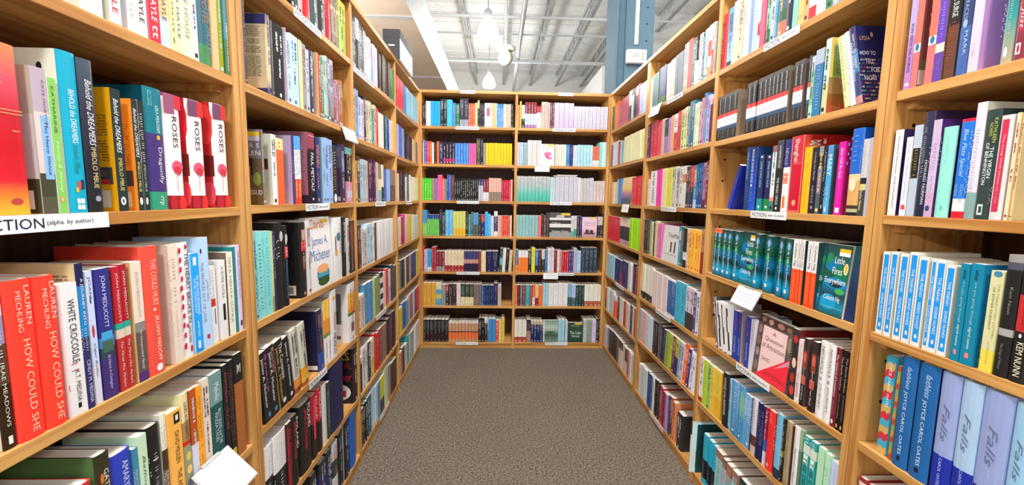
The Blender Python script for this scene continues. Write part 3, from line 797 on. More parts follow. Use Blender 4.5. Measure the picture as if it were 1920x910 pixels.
row('L3', 2, """
495:499 243 876 s2 c653 | NR 778;0;100;0;38 | NR 654;0;100;38;74 | NR 865;60;82;34;60 | NR 432;58;66;26;66 | NR 322;78;82;38;60 | NR ec3;68;97;3;9 | NR ccd;68;97;9;15 | NH OR S;ddc;66;96;18;24 | NH LEN;eed;74;98;28;34 | NO 894;82;97;56;74 | NH MESSUD;eee;68;98;80;86 | NR 322;72;78;32;48
513:522 251 eee s4 cddc | NR 533;35;92;35;50 | NO b76;48;62;37;46 | NO a65;66;80;37;47 | NR b23;35;92;48;50 | NR 998;66;84;86;93 | NB aaa;40;86;10;26
521.6:535 258 ed9-17-e63 s4 | P c53;6;15;.5
550:555 254 437-60-437 s3 cbac | P aac;30;55;.5 | NB a89;10;85;15;70 | NR a99;60;85;86;93
555.2:560.6 255 5ae-20-eee-63-d42 s4 | P 445;22;58;.5 | T MESSUD;fd9;66;90;.6
560.8:566.5 255 5ae-20-eee-63-d42 s4 | P 445;22;58;.5 | T MESSUD;fd9;66;90;.6
581:595 247 ~945-734-834 H s2 c967 | R eab;10;90;4;5 | R 112;0;100;23;100 | T PAUL METCALF;eee;28;82;.5 | NB c9a;12;92;30;84 | NR 223;0;100;88;100 | R ccd;40;60;92;95
595.2 257 237
602 258 567 s8 q
605.5:611.6 257 9be s3 c9cd
611.8:618.2 258 9be s3
618.4:625.4 261 9be s3
625.6:633.8 271 222 s2 | P e93;38;76;.5 | P ddd;12;34;.45 | O eee;20;80;84;99
642:648 270 436-50-433 s4 c435 | NR 556;40;100;5;40 | NR bbb;70;95;90;97 | NO e75;60;80;60;70
651:661 276 7cc-12-223-62-c8a s4 | R bbc;0;100;78;92
""")
row('L3', 3, """
482.2:486.3 436 8cc
486.5:499.4 435 8dd | P 378;8;90;.4
499.6:513 435 8dd | P 4ab;8;90;.3
513.2:516.6 434 dd8-80-b93 q
516.8:521.5 436 236 | P ccd;5;60;.5
521.7:536.5 419 222 H s4 | O bbb;50;95;10;22 | P eee;20;40;.3;.3
536.7:545 424 222 H s3 | *T THE ART;eee;12;38;.4 | T AND ROMANCE OF LETTERS;39c;42;90;.4 | R c34;10;90;26;40 | O bbb;30;90;10;22
566.7:578 418 222 H s2 c222 | R c34;10;90;26;38 | O bbb;30;90;10;24 | O 765;30;80;44;56 | NR eee;12;88;83;96 | NR 999;18;50;85;94 | NR 888;58;82;85;94
579:586.4 414 ddd H s3 ceee | O 9bd;20;80;12;22 | R eda;10;90;8;12
586.7:628.4 411 eee f H s2 | *H Carib;e73;8;72;2;15 | H James A.;36a;14;84;26;42 | H Michener;36a;6;90;44;60 | O 248;24;78;66;96 | O ea7;26;76;66;80 | R 4ab;27;75;78;84 | O 352;26;76;84;97 | R ec3;64;92;3;8
629:644 409 eee H s4 | O 578;30;75;24;38 | R 223;14;22;30;55 | O ea5;10;40;50;60 | T Michener;89a;10;60;.3;.8
644.4:651.5 408 222 H s4 | T James A. Michener;eee;8;60;.6
651.8:657.6 410 ccc H s4
657.8:668.4 414 532-50-222 s4 | R 765;30;60;10;96 | P c44;12;70;.4;.8
""")
row('L3', 4, """
499:512 h213 222 t-9 s3 | T James A. Michener;eee;8;80;.45;.35 | T Space;c59;5;60;.4;.8 | O 48b;45;80;88;95
512.3:525 h218 222 t-9 s3 | T James A. Michener;eee;8;80;.5;.4 | T Rascals;c8a;5;40;.4;.8 | O 48b;35;75;88;95
527:542 h218 222 t-10 s3 cda3 | *T The Covenant;eee;6;60;.45;.75 | T James A. Michener;ca4;8;90;.45;.3 | O ddd;35;75;88;95
543:553 h214 222 t-11 s3 | T James A. Michener;eee;8;80;.5 | O ddd;35;75;88;95
556:567 h222 ddc-78-e94-92-a53 H t-7 s4 | R 999;20;30;5;75
570:582 h222 ddc-70-ea3-86-eb4-94-b63 H t-6 s5 | R 888;60;68;5;70
600:610.5 h232 335-70-35a H t-3 s3 c224 | NR eee;70;95;90;97
611:616.5 566 fc5-30-e93-52-794-58-eee H s6 ceed | T James;a66;66;90;.5
617:622.5 562 fc5-30-e93-52-794-58-eee H s5 | T James;a66;66;90;.5
622.8:634.5 544 eee H s2 | *T MEXICO;222;64;94;.75 | T Michener;b45;34;60;.6;.6 | R eb3;30;70;10;15
656:668.4 530 eee-16-fb4-42-e84-50-574-55-eee H s2 ceee | NR 777;22;78;16;68 | NO 333;34;62;24;48 | NR 444;30;70;46;68 | NR 666;20;76;88;94 | R 856;30;70;68;84
""")
row('L3', 5, """
^490:511.5 h232 eee-42-222 H s4 | P ccd;20;40;.3 | P bbb;50;85;.4
^513:536.6 h236 eee-50-222 H s4 | P ccc;15;45;.3 | P eee;55;88;.5
^537:546 h236 422 s4 | T POLAND Michener;d33;10;90;.5 | R c24;10;30;5;95
^547:558 h240 222 H s3 cddd | T JAMES A. MICHENER;e34;8;62;.5;.35 | T POLAND;eee;5;50;.4;.8
^562:583 h246 222 H s2 | T JAMES A. MICHENER;e34;8;68;.45;.4 | T POLAND;eee;5;40;.3;.75
^584.5:594 h240 b23-45-322 H s3 | T POLAND;eee;5;42;.4;.75 | R e45;20;55;6;70
^595:603 h240 c23-50-322 H s3 | T POLAND;eee;5;45;.5
^604:612 h238 ddd H s4 q
^613:617.5 h230 343-20-343 s4 | P cdb;15;80;.5
^617.8:643.5 h275 225 H s1 q
^661:670 h262 322 H s3 c222 | NH EXAS;ec4;10;90;6;20 | NH James A.;c23;12;95;22;40 | NH Michener;c23;12;95;42;60 | NO eee;22;92;64;95 | NR 236;38;58;72;86 | NR c33;58;78;76;88
""")
row('L3', 6, """
^584:594 h235 333 H
^600:612 h238 333-20-336-60-522 H s3
^613:622 h240 333-20-336-60-522 H s3
^623.5:633.5 h240 ccc-30-344-60-ddd H s3
^634:643 h245 222 H s3
^645:655 h255 223 H s2 cccc
^656.5:666.5 h258 26c H s2 q
""")
# third and corner bays of the left side
far('L2', 0, '662:2:22.5:333:kfff 668:2:22.5:ddd-40-333 674:2:22:222:kfff 680:1:22:434 683:2:21:ccd 688:1:20:edc:t4 691:1:20.5:eee:t4 696:1:19:48b:t8 700:2:20:dce:t8 709:1:19:322:H 717:3:20.5:432:t2 733:1:19:284 end:739')
far('L2', 1, '663:1:20.5:da3 667:1:21.5:7ad 673:1:19:cde 677:1:19:dce 683:1:21:222 687:1:20:dca 692:1:20.5:cdb 697:1:19:8aa 700:1:18:277 702:1:20.5:dca 706:1:20:d34 710:1:18.5:eee 714:1:18.5:eed 720:1:18.5:222 723:1:19:38b 727:1:18:222 730:2:18.5:dce 736:1:19:ec4 end:740')
far('L2', 2, '666:1:19:ca7 671:1:21.5:533 676:1:19.5:9ce 681:2:20.5:bbb-99-ccc:k688 692:1:21.5:414 697:2:21.5:424:kc8a 705:1:21:cbb 710:1:20.5:985-40-eda-70-8bc 716:1:20.5:eee-60-222 720:1:18.5:46a 725:1:18.5:9be 732:1:19:877-50-555:t3 end:741')
far('L2', 3, '671:1:21:533:H:cccb 680:1:19:dcb 683:1:18.5:ccc 689:2:20.5:bde 700:1:20.5:eed 703:1:20.5:534 707:8:21:eee:kccc end:738')
far('L2', 4, '673:1:17:edc:t-6 678:1:17:dcb:t-6 685:2:21:59c:t-4:k379 700:1:20.5:dda 704:1:21:7a5 710:1:21.5:987 714:1:22:222-14-eee-28-222-42-eee-56-222-70-eee-84-222:q 719:1:21:edc 724:1:22:d34 729:1:20.5:eee-50-cbd 733:2:22.5:344 738:1:21:434 end:743')
far('L2', 5, '674:1:18:eec-20-222 680:2:21:ddd:H 692:1:21:334 696:1:21:eec-50-dc6 702:1:22:d23:H 707:1:21:c22 711:1:21.5:944 718:1:21:876:H 727:1:22:322:H 732:1:23.5:535:H 737:1:23:323:H end:743')
far('L2', 6, '678:1:20:322 684:2:21:222 690:1:21.5:267 697:2:22:cde:H 705:1:21:bde 709:1:21:69c 714:1:21:dd3-60-433 721:1:23:cdb:H 728:1:22:a98:t-5 733:2:20:433:t-10 end:744')
far('L1', 0, '744:4:19.5:d34 758:1:19:38c 762:7:19:9cd end:785')
far('L1', 1, '744:1:20:bbe 748:2:20:66b:kfff 754:1:19.5:7bd 758:2:18:323 764:2:17.5:434 769:1:17:222 773:1:17:dc9 777:1:16.5:ca7 780:1:16.5:666 end:783')
far('L1', 2, '745:1:18:edc 748.5:2:20.5:422:H 756:1:20:222 760:1:17:eee-60-ddd 763:2:19:566 768:1:19:eee 771:2:18:edc 778:2:18:dda end:785')
far('L1', 3, '746:2:19:edd 753:1:19:a23 757:1:20.5:d38 760:1:20:edd 764:2:20:eb4 771:2:19:eec 778:2:18:cdd:k222 end:785')
far('L1', 4, '747:2:19:9a8 752:2:20:333 759:1:20:edc 762:2:20:433 768:1:20:aab 771:1:20:433 774:2:20:248 781:1:20:dc4 end:786')
far('L1', 5, '748:1:18:dd3 752:1:18.5:ec4 755:2:19.5:36b 762:1:19:5ab 766:1:20.5:cbc 769:2:20:a67 775:1:20:cce 778:1:20:535 781:2:20:c36 end:787')
far('L1', 6, '749:1:18:cbb 752:1:18:d77 755:1:19:433 759:1:18:dcb 764:1:22:3aa:H 768:1:21:bcc 772:1:20.5:9bb 775:4:21:eee:kbbb end:788')
# end bookcase
far('B1', 0, '790:3:18:422 799:1:19.5:eee:k222 808:3:19.5:2ae:t-3 826:2:21.5:222:kfff:t-3 838:1:21:4be 848.5:1:18.5:38c 855:1:18:274:t-2 862:2:22:334-75-99a 878.5:3:18.5:e64 891:1:19:ed9 895.6:1:21:dda-30-333 899:3:18.5:223 908.7:1:19:eef 913:1:19:eee-20-e46-55-eee 918:1:19:eee 922:2:19:ec9 930:1:19:dde 932:1:18.5:5ae 935:3:18.5:38c-20-6ae:kfff 944:1:18.5:eee 948:3:18.5:ecb:k866 958:1:18.5:222 end:962')
far('B2', 0, '968:1:18:ecb 971:1:18:e74 974:1:21:ba3 978:1:18:eee-60-222 984:4:20.5:823-45-cde-88-96a 1006:2:17.5:b23-30-eee 1015:2:21:cba 1027:1:20.5:dab 1031:2:20.5:644 1039:4:20.5:cbd:k88a 1075.5:9:18:ccd:k88a 1139:1:18:9a9 end:1142')
far('B1', 1, '787:1:17:733 790:1:17:edd 792:1:19:bbe 796:1:18.5:65b 801:2:18:e53:kfff 810:1:17:eee 814:1:17:332 819:1:18:e63 824:1:17.5:236 831:4:17.5:223-75-b36-90-222:kfff 853:5:17:48d:kbdf 879:4:17:e6a:kd49 893:1:21:443 901:1:21:222 906:1:17.5:999 911:4:17.5:fc1:ka72 933:5:17.5:fc1:ka72:t-2 end:960')
far('B2', 1, '968:1:18.5:cde 974:1:18.5:bce 981:1:18.5:9bb 989:3:20.5:ddd:k888 end:1015 1040:1:17.5:ddc 1043:4:17.5:eed:k9a9 1061.5:1:17.5:38c 1068:1:17.5:237 1074:1:17:cde 1082:5:17.5:ade:kfff:t-1 1111:2:16.5:e75-70-eee 1123:1:20:9dd 1128:2:20:cee:k8bb end:1141')
row('B2', 1, """
1014.5:1039.5 h178 eee f | H MORIARTY;888;10;90;10;22 | O e7a;20;80;36;56 | O d58;30;60;50;64 | R dc4;50;95;2;10 | O e69;40;85;60;70
""")
far('B1', 2, '791:4:18:5c3:kdfa:t-4 810:1:18:a97:t-4 814:2:18:a7b:t-5 821:2:21:f69:t-5 829:1:18:e64:t-4 835:1:17.5:4bd 838:1:21.5:547 841:1:21:46c 846:1:21:543 852.5:12:18:222:keee 897:2:18:347-30-ccd 906:2:18:833-60-eee 916.5:5:19:fba-60-987:q 940:4:17.5:c24:kfbc 957:1:18:fba end:961')
far('B2', 2, '968:9:21:~ccc-bcc-6cb-4ba 1031:1:20.5:bdd 1040.5:5:21:ccd:k99a 1083:1:20.5:eee 1088:3:20:ccc:k888 1104:1:20.5:ccd 1112:4:18:dcc:k988 end:1135')
far('B1', 3, '791.5:1:21:49c-50-8c6 801:5:17.5:349-20-7c5:k7d5 824:1:21:235 829:1:19:443 835:2:21.5:6be:kcef 849.5:4:20.5:dd7-70-eb3:kab8 873:1:20:333 878:1:18:499 883:1:20:566 887:2:19.5:5ad-50-566 897:1:18:433 902:1:18:c34-30-237 909:1:20.5:4bf 915:1:18.5:6cf 920:1:17:dde 926:1:21:eee-20-236-80-eee 933:2:17.5:fba 940.5:4:17.5:e54:kfdc 956:1:17.5:eed end:959.5')
far('B2', 3, '967:7:18:9cc:k566 1008.5:1:18:f77 1014.5:1:19:433 1019:1:18:655 1023:1:20.5:444:H end:1029.5 1070:1:18:ddd-70-7a9 1076:1:18:ddd-60-3a9 1081:1:18:334 1086:1:18:437 end:1090.5 1120:2:17.5:dcc-40-333 1129:1:20.5:433 end:1134')
row('B2', 3, """
1030:1070 h205 555-20-ddd-30-333-45-ddd-60-333-80-999 f H | *H Journey;eee;15;90;48;58 | H Cilkas;ddd;10;50;38;47 | H Heather Morris;eee;12;90;72;80 | R ec3;55;95;2;10 | O bbb;30;70;8;22
1091:1119 h172 ~dce-ecd-a88 f | H Letters of;865;15;90;22;32 | H New York;865;20;90;34;44 | O 444;22;48;60;78 | O 433;52;76;62;78 | R 433;15;85;76;84 | R ec3;50;95;2;9
""")
far('B1', 4, '789:2:20.5:d24 795:2:18:bce 802:2:18:4ad-80-eee 809.5:2:20.5:b34:k8cc:t-3 818:3:17:834-75-999:t-4 834:6:17.5:edb-70-a33:k943:t-3 870:5:17.5:447-40-c98-60-324:t-3:q 897:1:17.5:833:t-4 902:1:17:eda:t-6 911:2:17.5:225:t-12 end:934 935.5:1:20:344-40-7bc-70-443:t4 941:1:20:eee:t3 947:1:19.5:222:t5 953:1:18:dca:t6 end:959')
far('B2', 4, '965:1:19:47a-70-e83 971.5:3:18:eee-30-f83:q 990:1:18.5:333 996:1:21:dd3 1003:1:19:47c-70-333 1009:1:19:333 1015:1:19:ddd-40-333 1021:1:19:37a 1026:1:20.5:ddd 1033:1:21:dde 1038.5:1:19:824 1044:1:19:edc 1049:1:19:c99 1053:3:18:c23:kecc 1066:2:18.5:448 1074.5:1:21:bbc 1081:2:18.5:bdf 1088.5:4:21.5:345:kccd end:1119')
far('B1', 5, '791:3:19.5:da4:k964 817.5:1:19.5:eda-30-5ac-50-dc5-70-5ac 828:1:18:999 836:1:18:c45-30-333 841:2:18.5:433:kccc 856:1:19:edd 864:3:18.5:343-60-eda 888:2:18.5:877:k433 898:1:18.5:766 903:1:17.5:36b 907:6:17.5:236:k9ac 926:1:19.5:236 933:1:18:cba end:940')
far('B2', 5, '964:1:18:e63 970:1:18:433 975:1:18:777 979:1:18:835 985:1:18:3aa 993:1:18:a56 998:1:18.5:e74-60-eee 1003:1:18:ec9-60-833 1009.5:1:18:f73 1017:2:20:ade 1028:4:20:eee:k333 1064:1:20:8bd-60-356 1071:1:19:bce-60-566 1079:3:18.5:244:kbba 1095:4:18.5:eed-75-b64:kbaa end:1129')
far('B1', 6, '792:7:19.5:333-50-322:kbbb:t-5 841:9:17:dcb-5-c97-45-433-50-e74-85-c96:q 897:2:21:222:H 908:1:21:dde-20-333 914:1:20.5:dde-50-889 916:2:20.5:39d 929:1:19:e53 935:1:19:eda 939.5:1:21:ec4 end:946')
far('B2', 6, '963:3:18.5:eed-75-b54:kbbb 987:1:20:334-50-a87 995:4:18.5:cb9-15-236:kbac end:1017 1046:2:20:ade end:1058 1059:1:19:cde end:1064 1093:1:20:ccc 1099:2:20:9a9-99-777 1109:1:20:dce 1117:2:21:333:H 1125:1:19:ee3 end:1129')
row('B2', 6, """
1017:1045.5 h192 ~798-bcb-454-798 f H | O 465;20;80;50;62 | R dde;5;12;2;98
1065:1092.5 h172 ~343-354-243 f | *H The Lake;dee;12;88;44;58 | H House;dee;25;78;62;74 | R ec3;45;95;3;10 | H Morton;9ba;20;80;12;20
""")
# corner and third bays of the right side
far('R1', 0, '1144:2:19:363 1151.5:1:20:e73 1159:1:18.5:976 1162:5:19:b56:kfde 1178:1:20.5:ddd-50-445 1183:1:20.5:333-20-ddd 1187:1:20:222 1191:1:20:ccc-30-445 1195:1:20.5:b25 1199:2:19:bce 1206:1:19:cde end:1212')
far('R1', 1, '1145:1:17:667 1148:3:18.5:dde:k9ac 1158:1:17.5:a45 1162:1:17:dcc 1165:1:16.5:6bc 1168:9:18.5:eeb:kaa8 end:1205')
far('R1', 2, '1147:2:17:edb 1156:1:19:bdc 1158:1:19:48c end:1163 1183:2:18.5:d12:kfff end:1193 1193.3:1:19:d12:kfff end:1202')
row('R1', 2, """
1163.5:1182.8 h195 ~ed9-eca-ec6-b79-357-453 f
""")
far('R1', 3, '1138.5:4:19.5:d13:kfff 1161.5:4:19.5:edc-30-333-80-b9a:q 1179:4:20.5:ae1:k584 end:1199')
far('R1', 4, '1135.5:4:18.5:ade:kcef 1150.5:1:18:237:H end:1161 1161.5:1:18:335-50-a36 1165:2:19:236 1171:1:19:336 1175:1:20:dde:H 1180:2:19:eee-99-222 1184:1:20.5:323:H 1190:1:19:a35 end:1193')
far('R1', 5, '1134:1:18:b43-60-363 1137:1:19:eee 1141:2:19:bdd 1147:1:20:eef 1150:2:17:ddd-20-f63:t2 1157:1:19:333 1160:1:19:edd 1164:1:19:eed 1167:2:19:b33 1172:1:19:ecb 1176:1:19:edb 1179:2:20:236 1184:1:20:ddc 1187:1:20:d42 end:1191')
far('R1', 6, '1133:1:18:dde 1138:1:19:aaa 1141:2:19.5:333 1147:2:20:222:kccc 1155:1:20:765 1159:2:20:333-30-edc 1166:1:19.5:dcc 1170:1:19:444-50-ddd 1174:1:20:d63 1178:2:20:ddd 1185:1:19:eed end:1190')
far('R2', 0, '1218:1:19:eed 1222:3:19.5:577:kabb 1234:1:20.5:236-80-463 end:1247 1249:2:19.5:edd:t-3 1256:1:20:ecb:t-3 1264:3:20.5:567:k89a 1280:1:22.5:eee-50-dca 1287:1:23:d34 1295:1:22:354 1301:2:21.5:333-50-eee 1308:1:21.5:eee 1314:1:21:224 1318:2:21.5:ade 1325:1:22:eee-30-e43-60-eee-80-e93:q 1331:1:22:edc-50-e64 1336:1:21:888 end:1340')
far('R2', 1, '1211:1:20:333 1214:1:20.5:336 1217:2:20.5:c34:H:t0 1231:1:19:d45:t-2 1237:1:19.5:cba:H 1244:1:18.5:333-50-a7a:t-5 1251:1:18.5:b9c:t-5 1256:1:19:ea8:t-4 1262:1:19:eee-50-c65:t-3 1268:1:19.5:c34:t-3 1275:1:19.5:eda-20-bd8 1281:1:20:edb 1286:1:19:8b8 1290:1:21.5:48b-30-56a 1294:1:21.5:378 1299:2:19.5:dec:kbb8 1308:1:19:bbb 1312:1:20.5:d8a 1316:1:22:37a-30-69b 1322:1:20.5:bae 1328:1:20:dcd-20-323 end:1335')
far('R2', 2, '1213:1:16:edc end:1218 1229:2:21:e3a:kf9c 1239:1:21:eda:kc43 1248:2:21:dd5:k885 1257:1:21:ccb:H:cccb 1266:1:20:bbb:t4 1272:1:20.5:ddd:t4 1277:1:20.5:ddd-20-b44-40-ddd:t3 1284:1:20:333 1288:1:20:444 1292:1:20:c34-50-236:t3 1298:1:20:48a-80-ace:t2 1303:3:20.5:248:k8bd:t3 1315:1:20.5:a79-80-723 1320:1:21:734 end:1325')
row('R2', 2, """
1218:1228.5 h205 eee s4 | T PETER NADAS;112;6;92;.6
""")
far('R2', 3, '1205:1:21:333:H 1209:1:21:222 1212:2:20.5:555 1217:1:20:ac5 1220:1:20:edd 1223:1:20:433 1226:1:21:eda 1230:1:20:d9b 1234:1:20:e7b end:1238 1270:1:20:39c 1275:1:20:363 1279:1:19.5:222-60-eee-80-222 1285:1:19.5:dcb 1289:4:19.5:fb4:kb73 1311:1:20:b86-50-933 end:1316')
row('R2', 3, """
1239:1269 h195 ddd f s2 | *H TrainMan;222;30;96;20;32 | R 433;50;58;44;72 | R 433;72;80;42;72| R 99a;15;90;78;80
""")
far('R2', 4, '1200:3:22:eed-80-222:kbbb:H 1222:6:20.5:edd:kbb9 1249:2:20:eee-4-36a-92-eee:kbce 1264:2:21:4bd:k29b 1283:1:20.5:dcd-60-433 1290:1:20.5:dcd-60-433 1297:1:19.5:547 1302:1:20:dde end:1308')
far('R2', 5, '1194:1:20:aaa 1196.5:1:20.5:9cc 1200:1:20.5:ebb 1209:1:20.5:dde 1214:1:20:def 1221:1:20:433:H 1226:1:20:222:H:cddd 1231:1:21:655:H 1235:1:20:334:H 1240:1:19.5:236:t4 1244:1:20:9a3:t5 1249:1:20:ac5:t5 1253:1:20:dd3:t5 1257:1:20:536:t5 1262:1:20:dc5-50-437:t5 1268:1:20:9cc:t4 1272:1:20:dcd:t4 1277:1:21:f62:H:t6 1284:1:20:437:t6 1288:1:19:eef:H:t6 end:1299')
far('R2', 6, '1196:1:20:eee 1200:1:20.5:ddd 1205:1:20.5:dee 1211:2:21:347:k9bd 1217:1:21:36b 1221:1:21:eee 1224:1:21.5:222:H 1229:1:22:333:H 1233:2:21:b34:H 1240:1:20:323 1243:1:20:e4a 1246:1:20.5:bbe 1250:1:21.5:347 1254:1:22:b54-50-733 1258:1:21:e96 end:1263 1266:1:18.5:333:H end:1276')
row('R3', 0, """
1347.6:1352 h190 236
1352.3:1361 h218 d33 | P 321;15;70;.5
1361.3:1370 h225 69c-60-8bd | R 235;0;100;92;100
1370.3:1379.8 h235 edc-20-ecb | P b98;12;50;.5
1380:1388.8 h235 eca-99-dba
1389:1399 h236 bcf H ccdf | P 99b;10;50;.4
1407:1416 h240 ace H s3 cbdf | P bdf;5;40;.5
1416.3:1422 h240 edd-60-c35-80-eee
1422.3:1431.5 h240 e57 | P fbc;30;80;.4
1432:1442 h240 8ca-80-275 H
1442.3:1450 h240 bbd
1450.3:1453 h240 dde-40-6bd
1453.3:1469.5 h240 eb7-50-567-65-465-80-b76 H
1470:1483 h238 223-40-556-60-334 H
1484:1494 h235 8cb | P 366;20;60;.4
1494.5:1504.8 h232 eb7 | P 433;88;94;.5
1505:1515 h232 ea7
1515.5:1528.5 h232 eee-30-c34-40-eee-60-d33-70-eee-85-d34 q
1529:1547 h232 eed | P bcb;20;80;.3
1547.5:1560 h232 dee-50-486
1560.5:1572 h230 357-60-9bd
1573:1588 h230 9ce
end 1588
""")
S_BAND = '555-8-222-42-d33-50-eef-70-357-77-222'
def grp(u_list, top, extra=''):
    return '\n'.join('%s:%s %s %s s4 %s | T PERSONS UNKNOWN;ddd;8;40;.45 | T WAR;fcc;43;49;.2 | O 333;42;58;58;60 | T Peterson;999;79;96;.4' % (a, b, t, S_BAND, extra) for (a, b), t in zip(u_list, top))
row('R3', 1, grp([(1342.6, 1350.8), (1351, 1359.5), (1359.7, 1369), (1369.2, 1379)], ['h180']*4, 'c876') + '\n' +
    grp([(1396, 1404.6), (1405, 1413)], ['h181']*2) + '\n' + grp([(1416, 1425.6), (1426, 1433.3), (1433.6, 1441.3), (1441.6, 1447.8), (1448, 1455), (1455.2, 1463), (1463.2, 1472.8)], ['h181']*7, 'c876') + '\n' +
    grp([(1482, 1490.8), (1491, 1500)], ['h181']*2, 'c766') + '\n' + grp([(1508.5, 1513.5)], ['h181']) + """
1513.8:1520.3 h175 bcd-25-7b9-80-afc s4 | O eee;30;70;44;50
1520.5:1535.5 h188 abc-22-37a s4 | P 9bd;26;88;.4
1536:1547 h205 bdc-60-cc9 H s2 cac6 | NR ec5;0;100;0;8 | NR ec6;0;7;0;52 | NR 9b8;7;100;8;30 | NR 8a5;7;100;30;50 | NR a85;0;100;52;74 | NR 963;0;100;74;86 | NR a53;0;100;86;100 | NH LO;675;14;30;39;47 | NH Clara;ca9;10;26;90;94
1582:1593.5 h200 dea H t-13 s4 | P 875;8;88;.5
1594:1604 h204 ddf-99-ddc H t-13 s4 | P 998;10;80;.4
1604.5:1616.4 h210 336-30-47a-60-347-90-c88 s3 t-13 c225 H | *T HOW TO TELL TONIGHT;eee;10;55;.4;.7 | T FIRE AND FOG;def;20;70;.3;.3 | NH LYDIA;c96;7;25;13;20 | NH HOW TO;dde;5;32;32;40 | NH TELL;dde;13;28;43;50 | NH FOR;dde;22;36;54;61 | NH NIGHT;dde;9;30;65;72 | NO b98;26;31;8;15 """ +
    ''.join(' | NR %s;%d;%d;%d;%d' % (['b43', '496', '357', 'c84', '834', 'bbb', '377'][(i*5+j*3) % 7], 2+i*3, 4+i*3, 44+j*5, 46+j*5) for i in range(12) for j in range(11) if (i*7+j*3) % 5) + "\n")
row('R3', 2, """
1362:1367.5 h178 ~335-34a-24c t20 s3 c23a | P 45a;10;80;.2 | NB 9bd;30;60;45;62
1393:1399 277 247 s5 c359 | T SHINE SHINE SHINE;9bf;8;50;.5
1399.3:1411 277 ~236-24a-25c H s3 c247 | *T SHINE SHINE SHINE;cdf;8;56;.4 | O eee;40;60;4;7 | O edc;35;60;58;62 | P 79d;62;84;.35
1417:1425.5 291 236-78-299 s5 | *T SHINE SHINE SHINE;9ce;12;58;.5 | O eee;30;70;2;6 | O dee;30;70;90;95
1430:1440 291 225-78-284 s5 c123 | *T SHINE SHINE SHINE;9ce;12;58;.5 | O eee;30;70;2;6 | O dee;30;70;90;95
1440.3:1448 274 966-10-dee-78-f99-84-488 s5 c977
1448.3:1459.8 264 445-40-222 s3 c333 | T KATHERINE NEVILLE;eee;8;38;.8 | *T THE MAGIC CIRCLE;eee;52;90;.7 | O eee;35;65;93;97
1460:1474 263 337-38-eee-46-eee-76-eee H s3 | T NEVILLE;bbe;12;35;.4 | R e53;20;80;46;60 | T 1812;fff;47;59;.5 | R e73;35;65;78;94
1474.3:1498 257 c34-36-c13 H s2 cb22 | *T Shanghai;eee;4;34;.5;.4 | R e76;0;10;0;100 | R e76;90;100;0;100 | R e76;0;100;97;100 | O da6;35;65;83;91 | R e88;15;85;36;36.6 | NR c43;0;12;0;100 | NH gi;ddc;8;40;5;14
1499:1513 277 fb2 s4 | P a84;12;36;.4 | P b94;50;90;.3
1514:1524.5 277 223 s4 c212 | *T A Recipe For Murder;ccc;8;50;.4 | T NEVILLE;aab;58;84;.4 | O aab;40;70;88;93
1525:1534 275 999-14-333-30-889-70-566 s6 c333
1534.3:1541.5 275 223 s4 | T A Recipe For Murder;ccc;8;52;.5 | O aab;30;70;86;92
1541.8:1552 273 59c-20-4ad-70-4ad s4 c456 | T MARY;eff;14;44;.75 | P eff;60;88;.4 | R dee;20;50;90;96
1561.6:1574 267 e1a s4 cb26 | *T Girls Will Be Girls;fde;8;50;.5 | T NEWMAN;f5c;52;84;.4 | R eee;20;80;90;97
1581.6:1603 243 26c-52-ec9-60-da6-88-432-92-bb8-96-222 H s2 c15b | P 59e;8;40;.5 | O edb;20;80;56;72
1603.3:1616.5 262 ccc-50-222-58-cc8-66-443 H s3 | P bbb;8;46;.4 | T Heather Newton;ddd;66;92;.45
1617:1625.5 259 bbd s4 | P eee;8;40;.5
""")
G = '344-10-267-18-154-42-17a-60-255-72-1bd-85-267'
def lfe(a, b, orange=False, wh=False, extra='s4'):
    if wh: return '%s:%s h196 eee-46-f52 %s c244 | T Celeste Ng;333;6;42;.55 | *T Little Fires Everywhere;fa7;52;94;.5 | O eee;25;65;43;47' % (a, b, extra)
    g = '~%s244-266-153-17a-144-1ad-256' % ('f63-' if False else '')
    s_ = '%s:%s h195 %s %s | T Celeste Ng;eff;6;26;.5 | *T Little Fires Everywhere;dff;30;80;.5 | O 59c;20;90;8;18 | O 195;10;80;34;44 | O 123;30;100;58;66 | R eee;25;60;84;90' % (a, b, g, extra)
    if orange: s_ += ' | R f63;0;100;0;9'
    return s_
FC = ('%s:%s h%s ~244-255-266-153-17a-244-18a-255 f %s | O 17a;0;60;20;38 | O 175;40;100;28;52 | O 18b;10;95;46;62 | O 134;30;80;52;60 | O 19c;0;70;70;92 | O 4a5;55;95;60;68 | R 8cc;5;95;88;88.6'
      ' | R eb2;52;95;5;10 | R eee;52;95;10;15 | *H Little;eee;38;78;16;27 | H Fires;eee;34;74;31;42 | H Everywhere;eee;8;94;46;58 | H Celeste Ng;eee;14;82;70;82%s')
